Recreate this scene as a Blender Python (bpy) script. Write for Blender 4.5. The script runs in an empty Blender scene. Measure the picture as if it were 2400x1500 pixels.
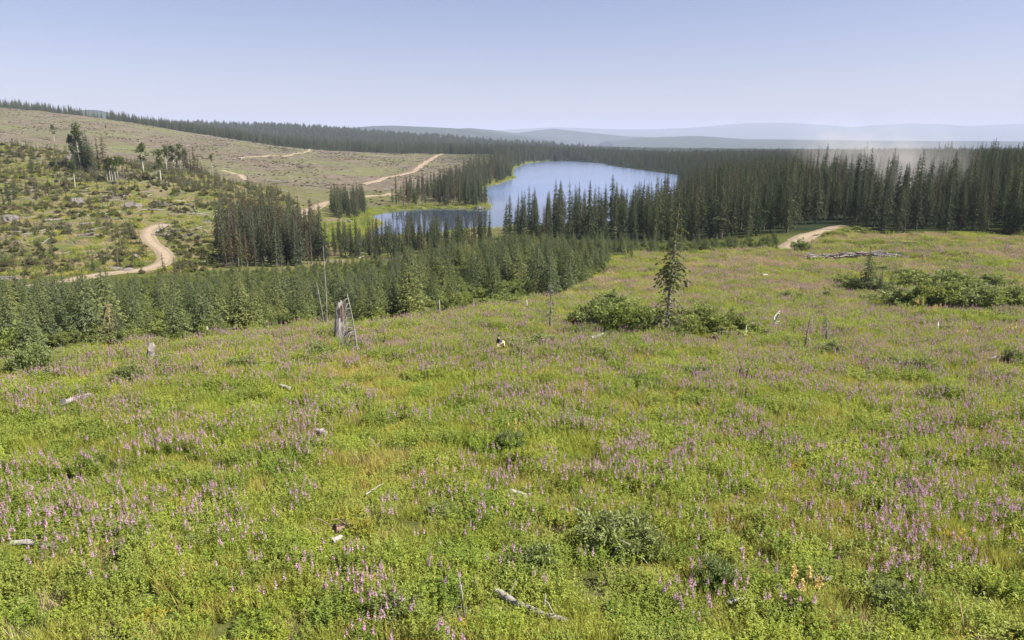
import bpy, math, random
import numpy as np

sc = bpy.context.scene
COL = sc.collection
R = math.radians

# ---------------------------------------------------------------- camera
W0, H0, FPX, PITCH, CAMZ = 2400.0, 1500.0, 1779.0, R(13.4), 10.0
cam = bpy.data.cameras.new('camera')
cam.sensor_width = 36.0
cam.lens = 36.0 * FPX / W0
cam.clip_start, cam.clip_end = 0.5, 120000.0
cam_ob = bpy.data.objects.new('camera', cam)
COL.objects.link(cam_ob)
cam_ob.location = (0, 0, CAMZ)
cam_ob.rotation_euler = (math.pi / 2 - PITCH, 0, 0)
sc.camera = cam_ob

# ---------------------------------------------------------------- sky, sun, exposure
SUN_ELEV, SUN_AZ = R(48), R(100)          # azimuth measured from the view direction (+Y) towards +X
world = bpy.data.worlds.new('World')
sc.world = world
world.use_nodes = True
wn, wl = world.node_tree.nodes, world.node_tree.links
sky = wn.new('ShaderNodeTexSky')
sky.sky_type = 'NISHITA'
sky.sun_disc = False
sky.sun_elevation = SUN_ELEV
sky.sun_rotation = SUN_AZ
sky.altitude = 1200
sky.air_density = 1.0
sky.dust_density = 2.4
sky.ozone_density = 4.0
wn['Background'].inputs['Strength'].default_value = 0.060
tint = wn.new('ShaderNodeMix')           # the camera's slightly purple white balance
tint.data_type, tint.blend_type = 'RGBA', 'MULTIPLY'
tint.inputs['Factor'].default_value = 1.0
tint.inputs[7].default_value = (1.10, 0.865, 0.875, 1)
wl.new(sky.outputs[0], tint.inputs[6])
wl.new(tint.outputs[2], wn['Background'].inputs['Color'])
sun = bpy.data.lights.new('sun', 'SUN')
sun.energy = 5.0
sun.angle = R(0.53)
sun.color = (1.0, 0.94, 0.85)
sun_ob = bpy.data.objects.new('sun', sun)
COL.objects.link(sun_ob)
sun_ob.rotation_euler = (math.pi / 2 - SUN_ELEV, 0, math.pi - SUN_AZ)
sc.view_settings.view_transform = 'Standard'
sc.view_settings.look = 'None'
sc.view_settings.exposure = 1.30
sc.view_settings.gamma = 1.0
sc.view_settings.use_curve_mapping = False
sc.cycles.use_denoising = True
sc.cycles.max_bounces = 6
sc.cycles.diffuse_bounces = 3
sc.cycles.glossy_bounces = 2
sc.cycles.transmission_bounces = 3
sc.cycles.volume_bounces = 1
sc.cycles.use_adaptive_sampling = False

# ---------------------------------------------------------------- helpers
CP, SP = math.cos(PITCH), math.sin(PITCH)


def uv_of(px, py):
    """image position (2400 x 1500) -> X/Y and (Z-CAMZ)/Y of its ray"""
    a = (np.asarray(px, float) - W0 / 2) / FPX
    b = (H0 / 2 - np.asarray(py, float)) / FPX
    dy = CP + b * SP
    return a / dy, (b * CP - SP) / dy


def project(x, y, z):
    f = y * CP - (z - CAMZ) * SP
    up = y * SP + (z - CAMZ) * CP
    f = np.maximum(f, 0.01)
    return W0 / 2 + FPX * x / f, H0 / 2 - FPX * up / f


def _hash(ix, iy, s):
    h = (ix.astype(np.int64) * 374761393 + iy.astype(np.int64) * 668265263 + s * 974711) & 0x7fffffff
    h = ((h ^ (h >> 13)) * 1274126177) & 0x7fffffff
    return ((h ^ (h >> 16)) & 0xffff) / 65535.0


def vnoise(x, y, s=0):
    ix, iy = np.floor(x), np.floor(y)
    fx, fy = x - ix, y - iy
    fx, fy = fx * fx * (3 - 2 * fx), fy * fy * (3 - 2 * fy)
    a, b = _hash(ix, iy, s), _hash(ix + 1, iy, s)
    c, d = _hash(ix, iy + 1, s), _hash(ix + 1, iy + 1, s)
    return (a + (b - a) * fx) * (1 - fy) + (c + (d - c) * fx) * fy


def fbm(x, y, s=0, o=4):
    t, a, n = 0.0, 0.5, 0.0
    for k in range(o):
        t = t + a * vnoise(x * 2 ** k, y * 2 ** k, s + 17 * k)
        n += a
        a *= 0.5
    return t / n


def sstep(a, b, x):
    t = np.clip((np.asarray(x, float) - a) / (b - a), 0, 1)
    return t * t * (3 - 2 * t)


def in_poly(px, py, poly):
    px, py = np.asarray(px, float), np.asarray(py, float)
    r = np.zeros(px.shape, bool)
    n = len(poly)
    for i in range(n):
        x1, y1 = poly[i]
        x2, y2 = poly[(i + 1) % n]
        c = ((y1 > py) != (y2 > py))
        with np.errstate(divide='ignore', invalid='ignore'):
            r ^= c & (px < (x2 - x1) * (py - y1) / (y2 - y1 + 1e-12) + x1)
    return r


def poly_dist(px, py, poly):
    d = np.full(np.shape(px), 1e9)
    n = len(poly)
    for i in range(n):
        x1, y1 = poly[i]
        x2, y2 = poly[(i + 1) % n]
        dx, dy = x2 - x1, y2 - y1
        t = np.clip(((px - x1) * dx + (py - y1) * dy) / (dx * dx + dy * dy + 1e-9), 0, 1)
        d = np.minimum(d, np.hypot(px - x1 - t * dx, py - y1 - t * dy))
    return d


# ---------------------------------------------------------------- terrain
LAKE_Z = -28.0
CTRL = [  # image x, image y, depth in metres
    (150, 835, 63), (0, 880, 53.5), (450, 800, 71), (650, 775, 83), (840, 765, 87), (1000, 740, 96), (1230, 705, 124),
    (700, 640, 205), (500, 650, 195), (330, 655, 190), (100, 665, 182), (0, 675, 175), (300, 730, 104), (100, 740, 100),
    (1450, 640, 165), (1500, 700, 122), (1650, 590, 205), (1700, 610, 185), (1830, 550, 235), (1400, 580, 225),
    (1400, 556, 255), (1200, 560, 255), (1590, 556, 250), (1150, 585, 225), (1000, 600, 225), (870, 612, 230),
    (2030, 690, 130), (2200, 725, 103), (2380, 725, 103), (1990, 600, 190), (2250, 600, 185), (2390, 620, 170),
    (2100, 545, 235), (2390, 545, 230), (1960, 525, 262), (1800, 720, 108), (1700, 670, 135), (2300, 800, 73), (2000, 800, 73),
    (1200, 800, 71), (1600, 800, 71),
    (360, 580, 240), (340, 540, 270), (100, 600, 215), (100, 520, 275), (0, 450, 340), (250, 450, 345), (100, 400, 400),
    (250, 390, 410), (0, 345, 450), (180, 372, 430), (450, 430, 400), (500, 500, 320), (520, 560, 270), (640, 480, 380),
    (720, 490, 390), (850, 432, 620), (800, 460, 480), (900, 455, 490),
    (0, 310, 800), (0, 255, 1500), (200, 320, 850), (200, 275, 1400), (400, 310, 1150), (330, 292, 1300), (400, 400, 560),
    (400, 350, 850), (550, 330, 1150), (560, 400, 620), (700, 400, 680), (700, 350, 1150), (980, 400, 760), (1000, 362, 1250),
    (1150, 362, 1300), (850, 380, 850),
]
DIRECT = []  # X/Y, depth, height
for _u in (-2.4, -1.2, -0.7, -0.35, 0.0, 0.35, 0.7, 1.2, 2.4):
    for _y in (3, 8, 16, 30, 48):
        DIRECT.append((_u, _y, -0.13 * _y))
for _y, _z in ((80, -10), (120, -15), (200, -24), (300, -14), (420, 8), (800, 25), (1500, 75), (3000, 90)):
    DIRECT.append((-1.3, _y, _z))
    DIRECT.append((-2.4, _y, _z))
for _y, _z in ((80, -10), (120, -14), (200, -17), (300, -17), (600, -18), (1500, -20), (3000, -25)):
    DIRECT.append((1.2, _y, _z))
    DIRECT.append((2.4, _y, _z))
for _px, _y, _z in ((60, 600, 2), (60, 2100, 40), (300, 2100, 20), (420, 1900, 5), (600, 1800, -12), (800, 1800, -18), (1000, 1800, -22),
                    (1200, 1900, -26), (380, 2800, 52), (560, 2800, 44), (750, 2800, 30), (900, 2900, 20), (1100, 3000, 0),
                    (1300, 2900, -24), (1600, 2800, -32), (2000, 2800, -32), (2400, 2800, -32), (200, 2800, 45), (0, 2800, 60),
                    (1600, 330, -22), (1600, 600, -26), (1700, 400, -20), (1700, 900, -22), (2000, 330, -16.5), (2000, 500, -17), (2400, 330, -14),
                    (2400, 500, -13), (2000, 1000, -20), (2400, 1000, -19), (1600, 1500, -26), (2000, 1600, -24), (2400, 1600, -22)):
    _a = (_px - W0 / 2) / FPX / (CP + 0.235 * SP)
    DIRECT.append((_a, _y, _z))


def base_z(y):
    return -26.0 * np.tanh(0.13 * y / 26.0)


_cu, _cy, _cz = [], [], []
for _px, _py, _d in CTRL:
    _u, _v = uv_of(_px, _py)
    _cu.append(float(_u)); _cy.append(_d); _cz.append(CAMZ + float(_v) * _d)
for _u, _d, _z in DIRECT:
    _cu.append(_u); _cy.append(_d); _cz.append(_z)
_cu, _cy, _cz = map(np.array, (_cu, _cy, _cz))
_A = np.stack([_cu * 2.6, np.log(_cy) * 1.3], 1)


def _tps(r2):
    return 0.5 * r2 * np.log(r2 + 1e-9)


def _fit():
    n = len(_A)
    d = ((_A[:, None] - _A[None]) ** 2).sum(-1)
    K = _tps(d) + np.eye(n) * 2e-3
    Pm = np.concatenate([np.ones((n, 1)), _A], 1)
    M = np.zeros((n + 3, n + 3))
    M[:n, :n] = K; M[:n, n:] = Pm; M[n:, :n] = Pm.T
    w = np.maximum(0.02 * _cy, 1.0)
    rhs = np.concatenate([(_cz - base_z(_cy)) / w, np.zeros(3)])
    return np.linalg.solve(M, rhs)


_W = _fit()


def raw_z(u, y):
    sh = u.shape
    q = np.stack([u.ravel() * 2.6, np.log(y.ravel()) * 1.3], 1)
    out = np.empty(len(q))
    for i in range(0, len(q), 20000):
        b = q[i:i + 20000]
        d = ((b[:, None] - _A[None]) ** 2).sum(-1)
        out[i:i + 20000] = _tps(d) @ _W[:-3] + _W[-3] + b @ _W[-2:]
    yy = y.ravel()
    return (out * np.maximum(0.02 * yy, 1.0) + base_z(yy)).reshape(sh)


# lake outline, from the picture onto the water level
LAKE_PX = [(857, 557), (853, 547), (888, 533), (890, 517), (867, 506), (930, 494), (1000, 489), (1100, 489), (1140, 492), (1149, 482),
           (1133, 457), (1130, 442), (1175, 428), (1207, 417), (1203, 398), (1233, 384), (1280, 378), (1330, 377), (1413, 383), (1423, 387),
           (1513, 400), (1588, 410), (1592, 440), (1600, 470), (1560, 500), (1450, 525), (1300, 532), (1180, 534), (1130, 538), (993, 550), (890, 558)]
LAKE = []
for _px, _py in LAKE_PX:
    _u, _v = uv_of(_px, _py)
    _d = (LAKE_Z - CAMZ) / float(_v)
    LAKE.append((float(_u) * _d, _d))

US = np.unique(np.concatenate([np.linspace(-2.4, -0.86, 30), np.linspace(-0.86, 0.86, 520), np.linspace(0.86, 2.4, 30)]))
YS = np.unique(np.concatenate([np.geomspace(3.0, 190, 260), np.geomspace(190, 1500, 300), np.geomspace(1500, 3400, 70), np.geomspace(3400, 45000, 40)]))
GU, GY = np.meshgrid(US, YS)
GX = GU * GY
GZ = raw_z(np.clip(GU, -2.4, 2.4), np.minimum(GY, 3400.0))
_far = sstep(3000, 8000, GY)
GZ = GZ * (1 - _far) + (-100.0) * _far
# lumps
_lump = (fbm(GX / 7.0, GY / 7.0, 3) - 0.5) * 0.9 * sstep(6, 14, GY) * (1 - sstep(160, 240, GY))
_lump += (fbm(GX / 26.0, GY / 26.0, 5) - 0.5) * 5.0 * sstep(230, 330, GY) * (1 - sstep(1200, 2500, GY)) * sstep(0.05, -0.25, GU)
_lump += (fbm(GX / 160.0, GY / 160.0, 9, 5) - 0.5) * 16.0 * sstep(1400, 2500, GY)
GZ = GZ + _lump
_ld = poly_dist(GX, GY, LAKE)
_li = in_poly(GX, GY, LAKE)
_blend = 20 + 0.03 * GY
_k = sstep(0, 1, _ld / _blend)
_out = (LAKE_Z + 0.15 + 0.02 * np.minimum(_ld, 30)) * (1 - _k) + np.maximum(GZ, LAKE_Z + 0.35) * _k
GZ = np.where(_li, LAKE_Z - 0.3 - np.minimum(_ld * 0.15, 4.0), np.where(GY < 3000, _out, GZ))
LOGY = np.log(YS)


def zat(x, y):
    x, y = np.asarray(x, float), np.asarray(y, float)
    u = np.clip(x / y, US[0], US[-1] - 1e-6)
    ly = np.clip(np.log(y), LOGY[0], LOGY[-1] - 1e-6)
    i = np.clip(np.searchsorted(LOGY, ly, 'right') - 1, 0, len(LOGY) - 2)
    j = np.clip(np.searchsorted(US, u, 'right') - 1, 0, len(US) - 2)
    fy = (y - YS[i]) / (YS[i + 1] - YS[i])
    fu = (u - US[j]) / (US[j + 1] - US[j])
    return (GZ[i, j] * (1 - fu) + GZ[i, j + 1] * fu) * (1 - fy) + (GZ[i + 1, j] * (1 - fu) + GZ[i + 1, j + 1] * fu) * fy


_MY = np.geomspace(8, 3300, 3000)


def P(px, py):
    """where the ray of an image position meets the ground"""
    u, v = uv_of(px, py)
    u, v = float(u), float(v)
    z = zat(u * _MY, _MY)
    hit = np.nonzero(CAMZ + v * _MY <= z)[0]
    y = _MY[hit[0]] if len(hit) else 1500.0
    return np.array([u * y, y, float(zat(u * y, y))])


def at_depth(px, py, y):
    u, v = uv_of(px, py)
    return np.array([float(u) * y, y, CAMZ + float(v) * y])


def pxm(y):
    """metres per picture pixel at depth y (approximately)"""
    return y * 1.02 / FPX


# ---------------------------------------------------------------- mesh helpers
class MB:
    """collects polygons (arrays n x k x 3) and builds one mesh"""
    def __init__(s):
        s.parts = []

    def polys(s, v, mat=0):
        v = np.asarray(v, float)
        if len(v):
            s.parts.append((v, mat, None))
        return s

    def grid(s, v, faces, mat=0):
        s.parts.append((np.asarray(v, float), mat, np.asarray(faces, int)))
        return s

    def tube(s, pts, rad, n=6, mat=0, cap=True):
        pts = np.asarray(pts, float)
        rad = np.broadcast_to(np.asarray(rad, float), (len(pts),)).copy()
        tang = np.gradient(pts, axis=0)
        tang /= np.linalg.norm(tang, axis=1, keepdims=True) + 1e-9
        ref = np.array([0, 0, 1.0]) if abs(tang[:, 2]).mean() < 0.8 else np.array([1.0, 0, 0])
        a = np.cross(tang, ref); a /= np.linalg.norm(a, axis=1, keepdims=True) + 1e-9
        b = np.cross(tang, a)
        th = np.arange(n) * 2 * math.pi / n
        ring = pts[:, None] + rad[:, None, None] * (np.cos(th)[None, :, None] * a[:, None] + np.sin(th)[None, :, None] * b[:, None])
        m = len(pts)
        f = []
        for i in range(m - 1):
            for k in range(n):
                f.append((i * n + k, i * n + (k + 1) % n, (i + 1) * n + (k + 1) % n, (i + 1) * n + k))
        s.grid(ring.reshape(-1, 3), f, mat)
        if cap:
            s.polys([ring[0][::-1]], mat)
            s.polys([ring[-1]], mat)
        return s

    def leaves(s, base, vec, side, mat=0):
        """rhombus leaves: base point, length vector, half-width vector"""
        base, vec, side = map(np.asarray, (base, vec, side))
        v = np.stack([base, base + 0.42 * vec + side, base + vec, base + 0.42 * vec - side], 1)
        return s.polys(v, mat)

    def mesh(s, name, mats, smooth=False):
        V, L, S, M = [], [], [], []
        o = 0
        for v, m, f in s.parts:
            if f is None:
                n, k = v.shape[:2]
                V.append(v.reshape(-1, 3))
                L.append(np.arange(n * k) + o)
                S.append(np.full(n, k)); M.append(np.full(n, m))
                o += n * k
            else:
                V.append(v)
                L.append(f.ravel() + o)
                S.append(np.full(len(f), f.shape[1])); M.append(np.full(len(f), m))
                o += len(v)
        me = bpy.data.meshes.new(name)
        V, L, S, M = np.concatenate(V), np.concatenate(L), np.concatenate(S), np.concatenate(M)
        me.vertices.add(len(V)); me.vertices.foreach_set('co', V.astype(np.float32).ravel())
        me.loops.add(len(L)); me.loops.foreach_set('vertex_index', L.astype(np.int32))
        me.polygons.add(len(S))
        me.polygons.foreach_set('loop_start', np.concatenate([[0], np.cumsum(S)[:-1]]).astype(np.int32))
        me.polygons.foreach_set('loop_total', S.astype(np.int32))
        me.polygons.foreach_set('material_index', M.astype(np.int32))
        me.polygons.foreach_set('use_smooth', np.full(len(S), smooth))
        for m in mats:
            me.materials.append(m)
        me.update(calc_edges=True)
        me.validate()
        return me


def link(name, me, parent=None, loc=None, rot=None, scl=None):
    o = bpy.data.objects.new(name, me)
    COL.objects.link(o)
    if parent is not None:
        o.parent = parent
    if loc is not None:
        o.location = loc
    if rot is not None:
        o.rotation_euler = rot
    if scl is not None:
        o.scale = scl if hasattr(scl, '__len__') else (scl,) * 3
    return o


def tag(o, label=None, cat=None, group=None, kind=None):
    for k, v in (('label', label), ('category', cat), ('group', group), ('kind', kind)):
        if v:
            o[k] = v
    return o


def empty(name, loc, rot=(0, 0, 0), scl=1.0):
    o = link(name, None, loc=loc, rot=rot, scl=scl)
    o.empty_display_size = 0.2
    return o


# ---------------------------------------------------------------- materials
def mat_new(name):
    m = bpy.data.materials.new(name)
    m.use_nodes = True
    m.node_tree.nodes.clear()
    return m, m.node_tree.nodes, m.node_tree.links


def node(n, t, **kw):
    x = n.new(t)
    for k, v in kw.items():
        if k in x.inputs:
            x.inputs[k].default_value = v
        else:
            setattr(x, k, v)
    return x


def ramp(n, l, fac, stops):
    r = n.new('ShaderNodeValToRGB')
    e = r.color_ramp.elements
    e[0].position, e[0].color = stops[0][0], (*stops[0][1], 1)
    e[1].position, e[1].color = stops[-1][0], (*stops[-1][1], 1)
    for p, c in stops[1:-1]:
        x = e.new(p); x.color = (*c, 1)
    l.new(fac, r.inputs[0])
    return r.outputs[0]


def mixc(n, l, fac, a, b, mode='MIX'):
    m = n.new('ShaderNodeMix')
    m.data_type = 'RGBA'
    m.blend_type = mode
    for sock, v in ((m.inputs['Factor'], fac), (m.inputs[6], a), (m.inputs[7], b)):
        if isinstance(v, (int, float)):
            sock.default_value = v
        elif isinstance(v, tuple):
            sock.default_value = (*v, 1)
        else:
            l.new(v, sock)
    return m.outputs[2]


def wpos(n, l, scale, detail=3, rough=0.55):
    g = n.new('ShaderNodeNewGeometry')
    t = node(n, 'ShaderNodeTexNoise', Scale=scale, Detail=detail, Roughness=rough)
    l.new(g.outputs['Position'], t.inputs['Vector'])
    return t.outputs[0]


def foliage(name, a, b, c=None, transl=0.3, patch=0.12, gloss=0.0):
    """leaf colour: varies from plant to plant and in patches across the land"""
    m, n, l = mat_new(name)
    oi = n.new('ShaderNodeObjectInfo')
    col = mixc(n, l, oi.outputs['Random'], a, b)
    if c is not None:
        f = ramp(n, l, wpos(n, l, patch), [(0.42, (0, 0, 0)), (0.62, (1, 1, 1))])
        col = mixc(n, l, f, col, c)
    d = n.new('ShaderNodeBsdfDiffuse'); l.new(col, d.inputs[0])
    t = n.new('ShaderNodeBsdfTranslucent'); l.new(col, t.inputs[0])
    mx = node(n, 'ShaderNodeMixShader', Fac=transl)
    l.new(d.outputs[0], mx.inputs[1]); l.new(t.outputs[0], mx.inputs[2])
    sh = mx.outputs[0]
    if gloss:
        g = node(n, 'ShaderNodeBsdfGlossy', Roughness=0.5)
        m2 = node(n, 'ShaderNodeMixShader', Fac=gloss)
        l.new(sh, m2.inputs[1]); l.new(g.outputs[0], m2.inputs[2]); sh = m2.outputs[0]
    o = n.new('ShaderNodeOutputMaterial'); l.new(sh, o.inputs[0])
    return m


def wood(name, a, b, scale=6.0, rough=0.85):
    """bark or weathered wood with streaks along the stem"""
    m, n, l = mat_new(name)
    tc = n.new('ShaderNodeTexCoord')
    mp = node(n, 'ShaderNodeMapping'); mp.inputs['Scale'].default_value = (1, 1, 0.12)
    l.new(tc.outputs['Object'], mp.inputs[0])
    t = node(n, 'ShaderNodeTexNoise', Scale=scale, Detail=5.0, Roughness=0.65)
    l.new(mp.outputs[0], t.inputs['Vector'])
    col = ramp(n, l, t.outputs[0], [(0.35, a), (0.65, b)])
    p = node(n, 'ShaderNodeBsdfPrincipled', Roughness=rough)
    l.new(col, p.inputs['Base Color'])
    bp = node(n, 'ShaderNodeBump', Strength=0.6, Distance=0.03)
    l.new(t.outputs[0], bp.inputs['Height']); l.new(bp.outputs[0], p.inputs['Normal'])
    o = n.new('ShaderNodeOutputMaterial'); l.new(p.outputs[0], o.inputs[0])
    return m


def rough_mat(name, stops, scale, detail=6, bump=0.5, dist=0.1):
    m, n, l = mat_new(name)
    f = wpos(n, l, scale, detail, 0.65)
    col = ramp(n, l, f, stops)
    p = node(n, 'ShaderNodeBsdfPrincipled', Roughness=0.95)
    l.new(col, p.inputs['Base Color'])
    bp = node(n, 'ShaderNodeBump', Strength=bump, Distance=dist)
    l.new(f, bp.inputs['Height']); l.new(bp.outputs[0], p.inputs['Normal'])
    o = n.new('ShaderNodeOutputMaterial'); l.new(p.outputs[0], o.inputs[0])
    return m


M_NEEDLE = foliage('spruce_needles', (0.048, 0.074, 0.036), (0.130, 0.148, 0.066), (0.080, 0.098, 0.058), 0.28, 0.03)
M_NEEDLE_BROWN = foliage('dying_needles', (0.075, 0.066, 0.036), (0.13, 0.098, 0.058), None, 0.2)
M_NEEDLE_YOUNG = foliage('young_needles', (0.085, 0.120, 0.052), (0.235, 0.25, 0.085), (0.14, 0.17, 0.085), 0.32, 0.05)
M_BARK = wood('spruce_bark', (0.06, 0.048, 0.04), (0.16, 0.135, 0.115))
M_ASPENBARK = wood('aspen_bark', (0.26, 0.245, 0.20), (0.45, 0.43, 0.37))
M_GREY = wood('weathered_wood', (0.12, 0.105, 0.095), (0.27, 0.25, 0.23))
M_WHITE = wood('bleached_wood', (0.17, 0.157, 0.14), (0.36, 0.335, 0.30))
M_BLEACH = wood('sun_bleached_wood', (0.34, 0.32, 0.29), (0.60, 0.57, 0.53))
M_RED = wood('rotten_wood', (0.07, 0.038, 0.028), (0.22, 0.14, 0.105))
M_WILLOW = foliage('willow_leaves', (0.145, 0.20, 0.042), (0.25, 0.285, 0.064), (0.19, 0.225, 0.072), 0.38, 0.2, 0.015)
M_WILLOW_GREY = foliage('silver_willow_leaves', (0.155, 0.205, 0.058), (0.24, 0.275, 0.088), None, 0.42, 0.2, 0.02)
M_ASPEN = foliage('aspen_leaves', (0.075, 0.105, 0.032), (0.125, 0.15, 0.05), None, 0.38)
M_GRASS = foliage('meadow_grass', (0.25, 0.30, 0.048), (0.40, 0.41, 0.080), (0.44, 0.38, 0.11), 0.45, 0.13)
M_HERB = foliage('meadow_leaves', (0.185, 0.272, 0.032), (0.355, 0.395, 0.053), (0.26, 0.31, 0.055), 0.42, 0.35, 0.02)
M_HERB_YELLOW = foliage('yellowing_leaves', (0.36, 0.36, 0.050), (0.46, 0.36, 0.065), None, 0.42)
M_FIRELEAF = foliage('fireweed_leaves', (0.165, 0.235, 0.048), (0.28, 0.31, 0.070), None, 0.4)
M_STRAW = foliage('dry_straw', (0.36, 0.28, 0.16), (0.46, 0.38, 0.23), None, 0.3)
M_PINK = foliage('fireweed_petals', (0.50, 0.28, 0.43), (0.57, 0.38, 0.49), (0.55, 0.36, 0.44), 0.3, 0.4)
M_PINKTIP = foliage('fireweed_buds', (0.46, 0.26, 0.30), (0.52, 0.32, 0.34), None, 0.3)
M_PLUME = foliage('yellow_plumes', (0.62, 0.47, 0.17), (0.68, 0.54, 0.24), None, 0.3)
M_REDLEAF = foliage('rust_needles', (0.36, 0.12, 0.06), (0.42, 0.16, 0.08), None, 0.3)

# ================================================================ the setting
PXg, PYg = project(GX, GY, GZ)
_nn = fbm(GX / 60, GY / 60, 21)
_left = sstep(0.02, -0.10, GU + 0.00009 * (GY - 900))
_brown = _left * sstep(400, 560, GY + (_nn - 0.5) * 200) * (1 - sstep(1500, 1800, GY))
_hill = _left * sstep(195, 235, GY + (_nn - 0.5) * 40) * (1 - _brown)
_marsh = (_ld < 9 + 14 * _nn) & (~_li) & (GU < 0.05)
_marsh |= in_poly(PXg, PYg, [(735, 532), (800, 520), (905, 500), (960, 490), (1140, 488), (1140, 497), (905, 520), (900, 540), (900, 566), (960, 600), (850, 600), (760, 570)]) & (GY > 240) & (GY < 460)
_marsh = _marsh.astype(float)
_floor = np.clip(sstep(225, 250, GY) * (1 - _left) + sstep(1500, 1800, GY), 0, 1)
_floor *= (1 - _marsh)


def ground_material():
    m, n, l = mat_new('ground')
    at = n.new('ShaderNodeAttribute'); at.attribute_name = 'zone'
    sep = n.new('ShaderNodeSeparateColor'); l.new(at.outputs['Color'], sep.inputs[0])
    f1, f2, f3 = wpos(n, l, 0.6, 6, 0.65), wpos(n, l, 0.06, 5, 0.6), wpos(n, l, 0.011, 4)
    f1b = wpos(n, l, 9.0, 5, 0.7)
    meadow = ramp(n, l, f1b, [(0.3, (0.028, 0.034, 0.012)), (0.55, (0.081, 0.093, 0.025)), (0.75, (0.130, 0.105, 0.053))])
    green = ramp(n, l, wpos(n, l, 0.12, 6, 0.7), [(0.32, (0.055, 0.078, 0.022)), (0.46, (0.105, 0.118, 0.036)), (0.56, (0.13, 0.112, 0.06)), (0.70, (0.145, 0.122, 0.085))])
    brown = ramp(n, l, f2, [(0.30, (0.085, 0.088, 0.048)), (0.45, (0.135, 0.118, 0.082)), (0.60, (0.163, 0.130, 0.108)), (0.75, (0.195, 0.158, 0.132))])
    brown = mixc(n, l, 0.75, brown, ramp(n, l, wpos(n, l, 0.22, 7, 0.75), [(0.35, (0.5, 0.52, 0.45)), (0.65, (1, 1, 1))]), 'MULTIPLY')
    brown = mixc(n, l, ramp(n, l, f3, [(0.45, (0, 0, 0)), (0.64, (0.75, 0.75, 0.75))]), brown, (0.115, 0.127, 0.055))
    marsh = ramp(n, l, f1, [(0.3, (0.065, 0.085, 0.025)), (0.7, (0.125, 0.138, 0.042))])
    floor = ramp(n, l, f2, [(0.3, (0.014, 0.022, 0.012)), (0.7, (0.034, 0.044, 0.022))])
    hm = n.new('ShaderNodeAttribute'); hm.attribute_name = 'hillside'
    c = mixc(n, l, hm.outputs['Fac'], meadow, green)
    c = mixc(n, l, sep.outputs[0], c, brown)
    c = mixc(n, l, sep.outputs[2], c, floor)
    c = mixc(n, l, sep.outputs[1], c, marsh)
    p = node(n, 'ShaderNodeBsdfDiffuse')
    l.new(c, p.inputs[0])
    bp = node(n, 'ShaderNodeBump', Strength=0.8, Distance=0.5)
    l.new(f1, bp.inputs['Height']); l.new(bp.outputs[0], p.inputs['Normal'])
    o = n.new('ShaderNodeOutputMaterial'); l.new(p.outputs[0], o.inputs[0])
    return m


_nr, _nc = GX.shape
_idx = np.arange(_nr * _nc).reshape(_nr, _nc)
_f = np.stack([_idx[:-1, :-1], _idx[:-1, 1:], _idx[1:, 1:], _idx[1:, :-1]], -1).reshape(-1, 4)
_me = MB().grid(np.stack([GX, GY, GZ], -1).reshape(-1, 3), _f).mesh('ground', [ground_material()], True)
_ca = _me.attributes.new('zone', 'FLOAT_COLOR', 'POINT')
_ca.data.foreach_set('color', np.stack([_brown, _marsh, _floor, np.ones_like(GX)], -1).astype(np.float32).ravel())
_ha = _me.attributes.new('hillside', 'FLOAT', 'POINT')
_ha.data.foreach_set('value', _hill.astype(np.float32).ravel())
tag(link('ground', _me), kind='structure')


def lake_material():
    m, n, l = mat_new('lake_water')
    g = n.new('ShaderNodeNewGeometry')
    mp = node(n, 'ShaderNodeMapping'); mp.inputs['Scale'].default_value = (0.5, 0.9, 1)
    l.new(g.outputs['Position'], mp.inputs[0])
    t = node(n, 'ShaderNodeTexNoise', Scale=0.9, Detail=4.0, Roughness=0.6)
    l.new(mp.outputs[0], t.inputs['Vector'])
    big = ramp(n, l, wpos(n, l, 0.006, 2), [(0.4, (0.25, 0.25, 0.25)), (0.6, (1, 1, 1))])
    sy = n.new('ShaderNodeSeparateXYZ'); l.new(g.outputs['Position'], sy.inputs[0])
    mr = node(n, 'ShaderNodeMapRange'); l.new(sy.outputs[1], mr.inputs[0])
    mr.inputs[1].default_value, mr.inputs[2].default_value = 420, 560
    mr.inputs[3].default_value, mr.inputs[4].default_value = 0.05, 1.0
    mm = node(n, 'ShaderNodeMath', operation='MULTIPLY')
    l.new(big, mm.inputs[0]); l.new(mr.outputs[0], mm.inputs[1])
    mm2 = node(n, 'ShaderNodeMath', operation='MULTIPLY'); l.new(mm.outputs[0], mm2.inputs[0]); mm2.inputs[1].default_value = 0.3
    bp = node(n, 'ShaderNodeBump', Distance=0.35)
    l.new(mm2.outputs[0], bp.inputs['Strength']); l.new(t.outputs[0], bp.inputs['Height'])
    rr = node(n, 'ShaderNodeMapRange'); l.new(mr.outputs[0], rr.inputs[0])
    rr.inputs[3].default_value, rr.inputs[4].default_value = 0.03, 0.18
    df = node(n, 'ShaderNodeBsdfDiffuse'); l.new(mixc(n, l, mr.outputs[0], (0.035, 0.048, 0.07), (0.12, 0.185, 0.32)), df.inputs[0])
    gl = node(n, 'ShaderNodeBsdfGlossy'); gl.inputs[0].default_value = (0.96, 0.97, 1.0, 1)
    l.new(rr.outputs[0], gl.inputs['Roughness']); l.new(bp.outputs[0], gl.inputs['Normal'])
    fr = node(n, 'ShaderNodeFresnel', IOR=1.6)
    mx = n.new('ShaderNodeMixShader')
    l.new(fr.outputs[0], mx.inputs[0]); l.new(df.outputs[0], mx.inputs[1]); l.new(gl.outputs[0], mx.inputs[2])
    o = n.new('ShaderNodeOutputMaterial'); l.new(mx.outputs[0], o.inputs[0])
    return m


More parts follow.
